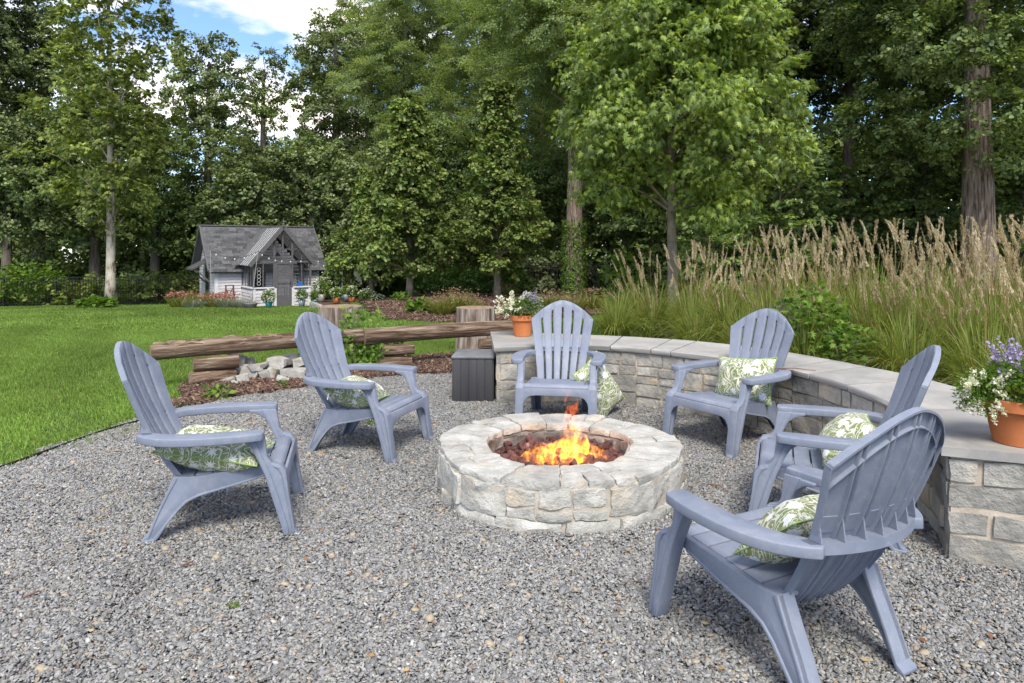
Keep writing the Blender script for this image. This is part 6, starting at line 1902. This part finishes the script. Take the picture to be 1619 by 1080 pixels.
# white garden chairs
def garden_chair(px, Y, z0, lab, rz):
    root = empty('garden_chair', (at(px, Y), Y, z0), rz); tag(root, lab, 'chair', 'metal garden chairs with cream cushions')
    for x in (-.27, .27):
        for y in (-.25, .25): g = G(); g.bar((x, y, 0), (x, y, .42), .03); g.obj('leg', MAT['metalblack'], root)
        g = G(); g.bar((x, -.25, .62), (x, .25, .62), .03); g.bar((x, -.25, .42), (x, -.25, .62), .03); g.obj('arm', MAT['metalblack'], root)
    g = G(); g.tube([(-.27, .26, .42), (-.27, .34, .92), (-.15, .36, 1.02), (.15, .36, 1.02), (.27, .34, .92), (.27, .26, .42)], .016, 6); 
    for x in (-.14, 0, .14): g.tube([(x, .27, .45), (x, .35, 1.0)], .010, 5)
    g.obj('back_frame', MAT['metalblack'], root)
    g = G(); g.box((-.26, -.25, .42), (.26, .25, .52)); g.obj('seat_cushion', MAT['cream'], root, .03)
    g = G(); g.box((-.25, .16, .50), (.25, .27, .93)); g.obj('back_cushion', MAT['cream'], root, .03)
garden_chair(566, 28.0, -.42, 'dark metal garden chair with cream cushions behind the potted plants', R(-8))
garden_chair(603, 28.6, -.62, 'dark metal garden chair with cream cushion, mostly hidden beyond the short linden trunk', R(60))

# ------------------------------------------------------------------ small things on the gravel
def weed(px, py, lab, s, seed):
    Y = FOC*EYE/(py-HOR); leafy('weed', lab, 'weed', px, Y, .04*s, .035*s, .022*s, 'leaf_bright', seed, 60, LEAF_Q, base=0, nst=4)
weed(368, 962, 'tiny bright green weed in the open gravel at lower left', 0.62, 81)
weed(345, 631, 'yellow-green weed at the tip of the mulch strip', 3.2, 82)
weed(448, 614, 'small green weed on the mulch before the rock pile', 1.8, 83)
weed(592, 671, 'small green weed in the gravel behind the second chair', 1.8, 84)
g = np.random.default_rng(91); n = 340
P2 = grid_pts([(-4.5, 1.5), (2.6, 1.5), (2.4, 6), (-2.8, 7)], .25, .5, 9, in_view); P2 = P2[inside(P2, gravel_poly)]; P2 = P2[g.random(len(P2)) < .55]
# more litter close to the wall
Wp = WFc(g.random(170)*WFc.L) + WFc.nrm(np.clip(g.random(170)*WFc.L, .1, WFc.L-.1))*0
Wp = Wp + (PC - Wp)/np.linalg.norm(PC - Wp, axis=1)[:, None]*(g.random(170)**1.6*.8)[:, None]
P2 = np.vstack([P2, Wp]); n = len(P2)
V, F, T = many([(-.5,0,0),(0,-.28,.1),(.5,0,.16),(0,.3,.08)], [(0,1,2),(0,2,3)], np.column_stack([P2, g.uniform(.014, .02, n)]), np.stack([g.normal(0, .35, n), g.normal(0, .35, n), g.random(n)*6.28], 1), g.uniform(.012, .034, n), g.random(n))
MAT['litter'] = tint_mat('dry_leaf_litter', [(0, (.12,.055,.03)), (.5, (.27,.13,.06)), (.8, (.42,.26,.10)), (1, (.55,.42,.22))], .9, .1)
o = link('leaf_litter', mesh('leaf_litter', V, F, MAT['litter'], False, T)); tag(o, 'scattered dry leaf scraps on the gravel', 'leaf litter', kind='stuff')
for (x0, y0, x1, y1, lab) in [(1120, 765, 1152, 778, 'pale dry twig on the gravel between pit and chairs'), (286, 895, 306, 893, 'pale straw lying on the gravel below the left chair'), (36, 946, 66, 936, 'brown twig on the gravel at lower left'), (1222, 583, 1290, 586, 'thin reddish dry tendril lying on the wall cap')]:
    zc = .02 if y0 > 600 else WTOP + .006; A = (EYE - zc)*FOC
    p0, p1 = (at(x0, A/(y0-HOR)), A/(y0-HOR), zc), (at(x1, A/(y1-HOR)), A/(y1-HOR), zc)
    g = G(); m_ = (np.array(p0)+np.array(p1))/2 + np.array([.01, .02, .008]); g.tube(np.array([p0, m_, p1]) - np.array(p0), [.004, .0035, .002], 5)
    V, F = g.arr(); small('twig', lab, 'twig', V, F, MAT['litter'] if False else MAT['copper'], p0)
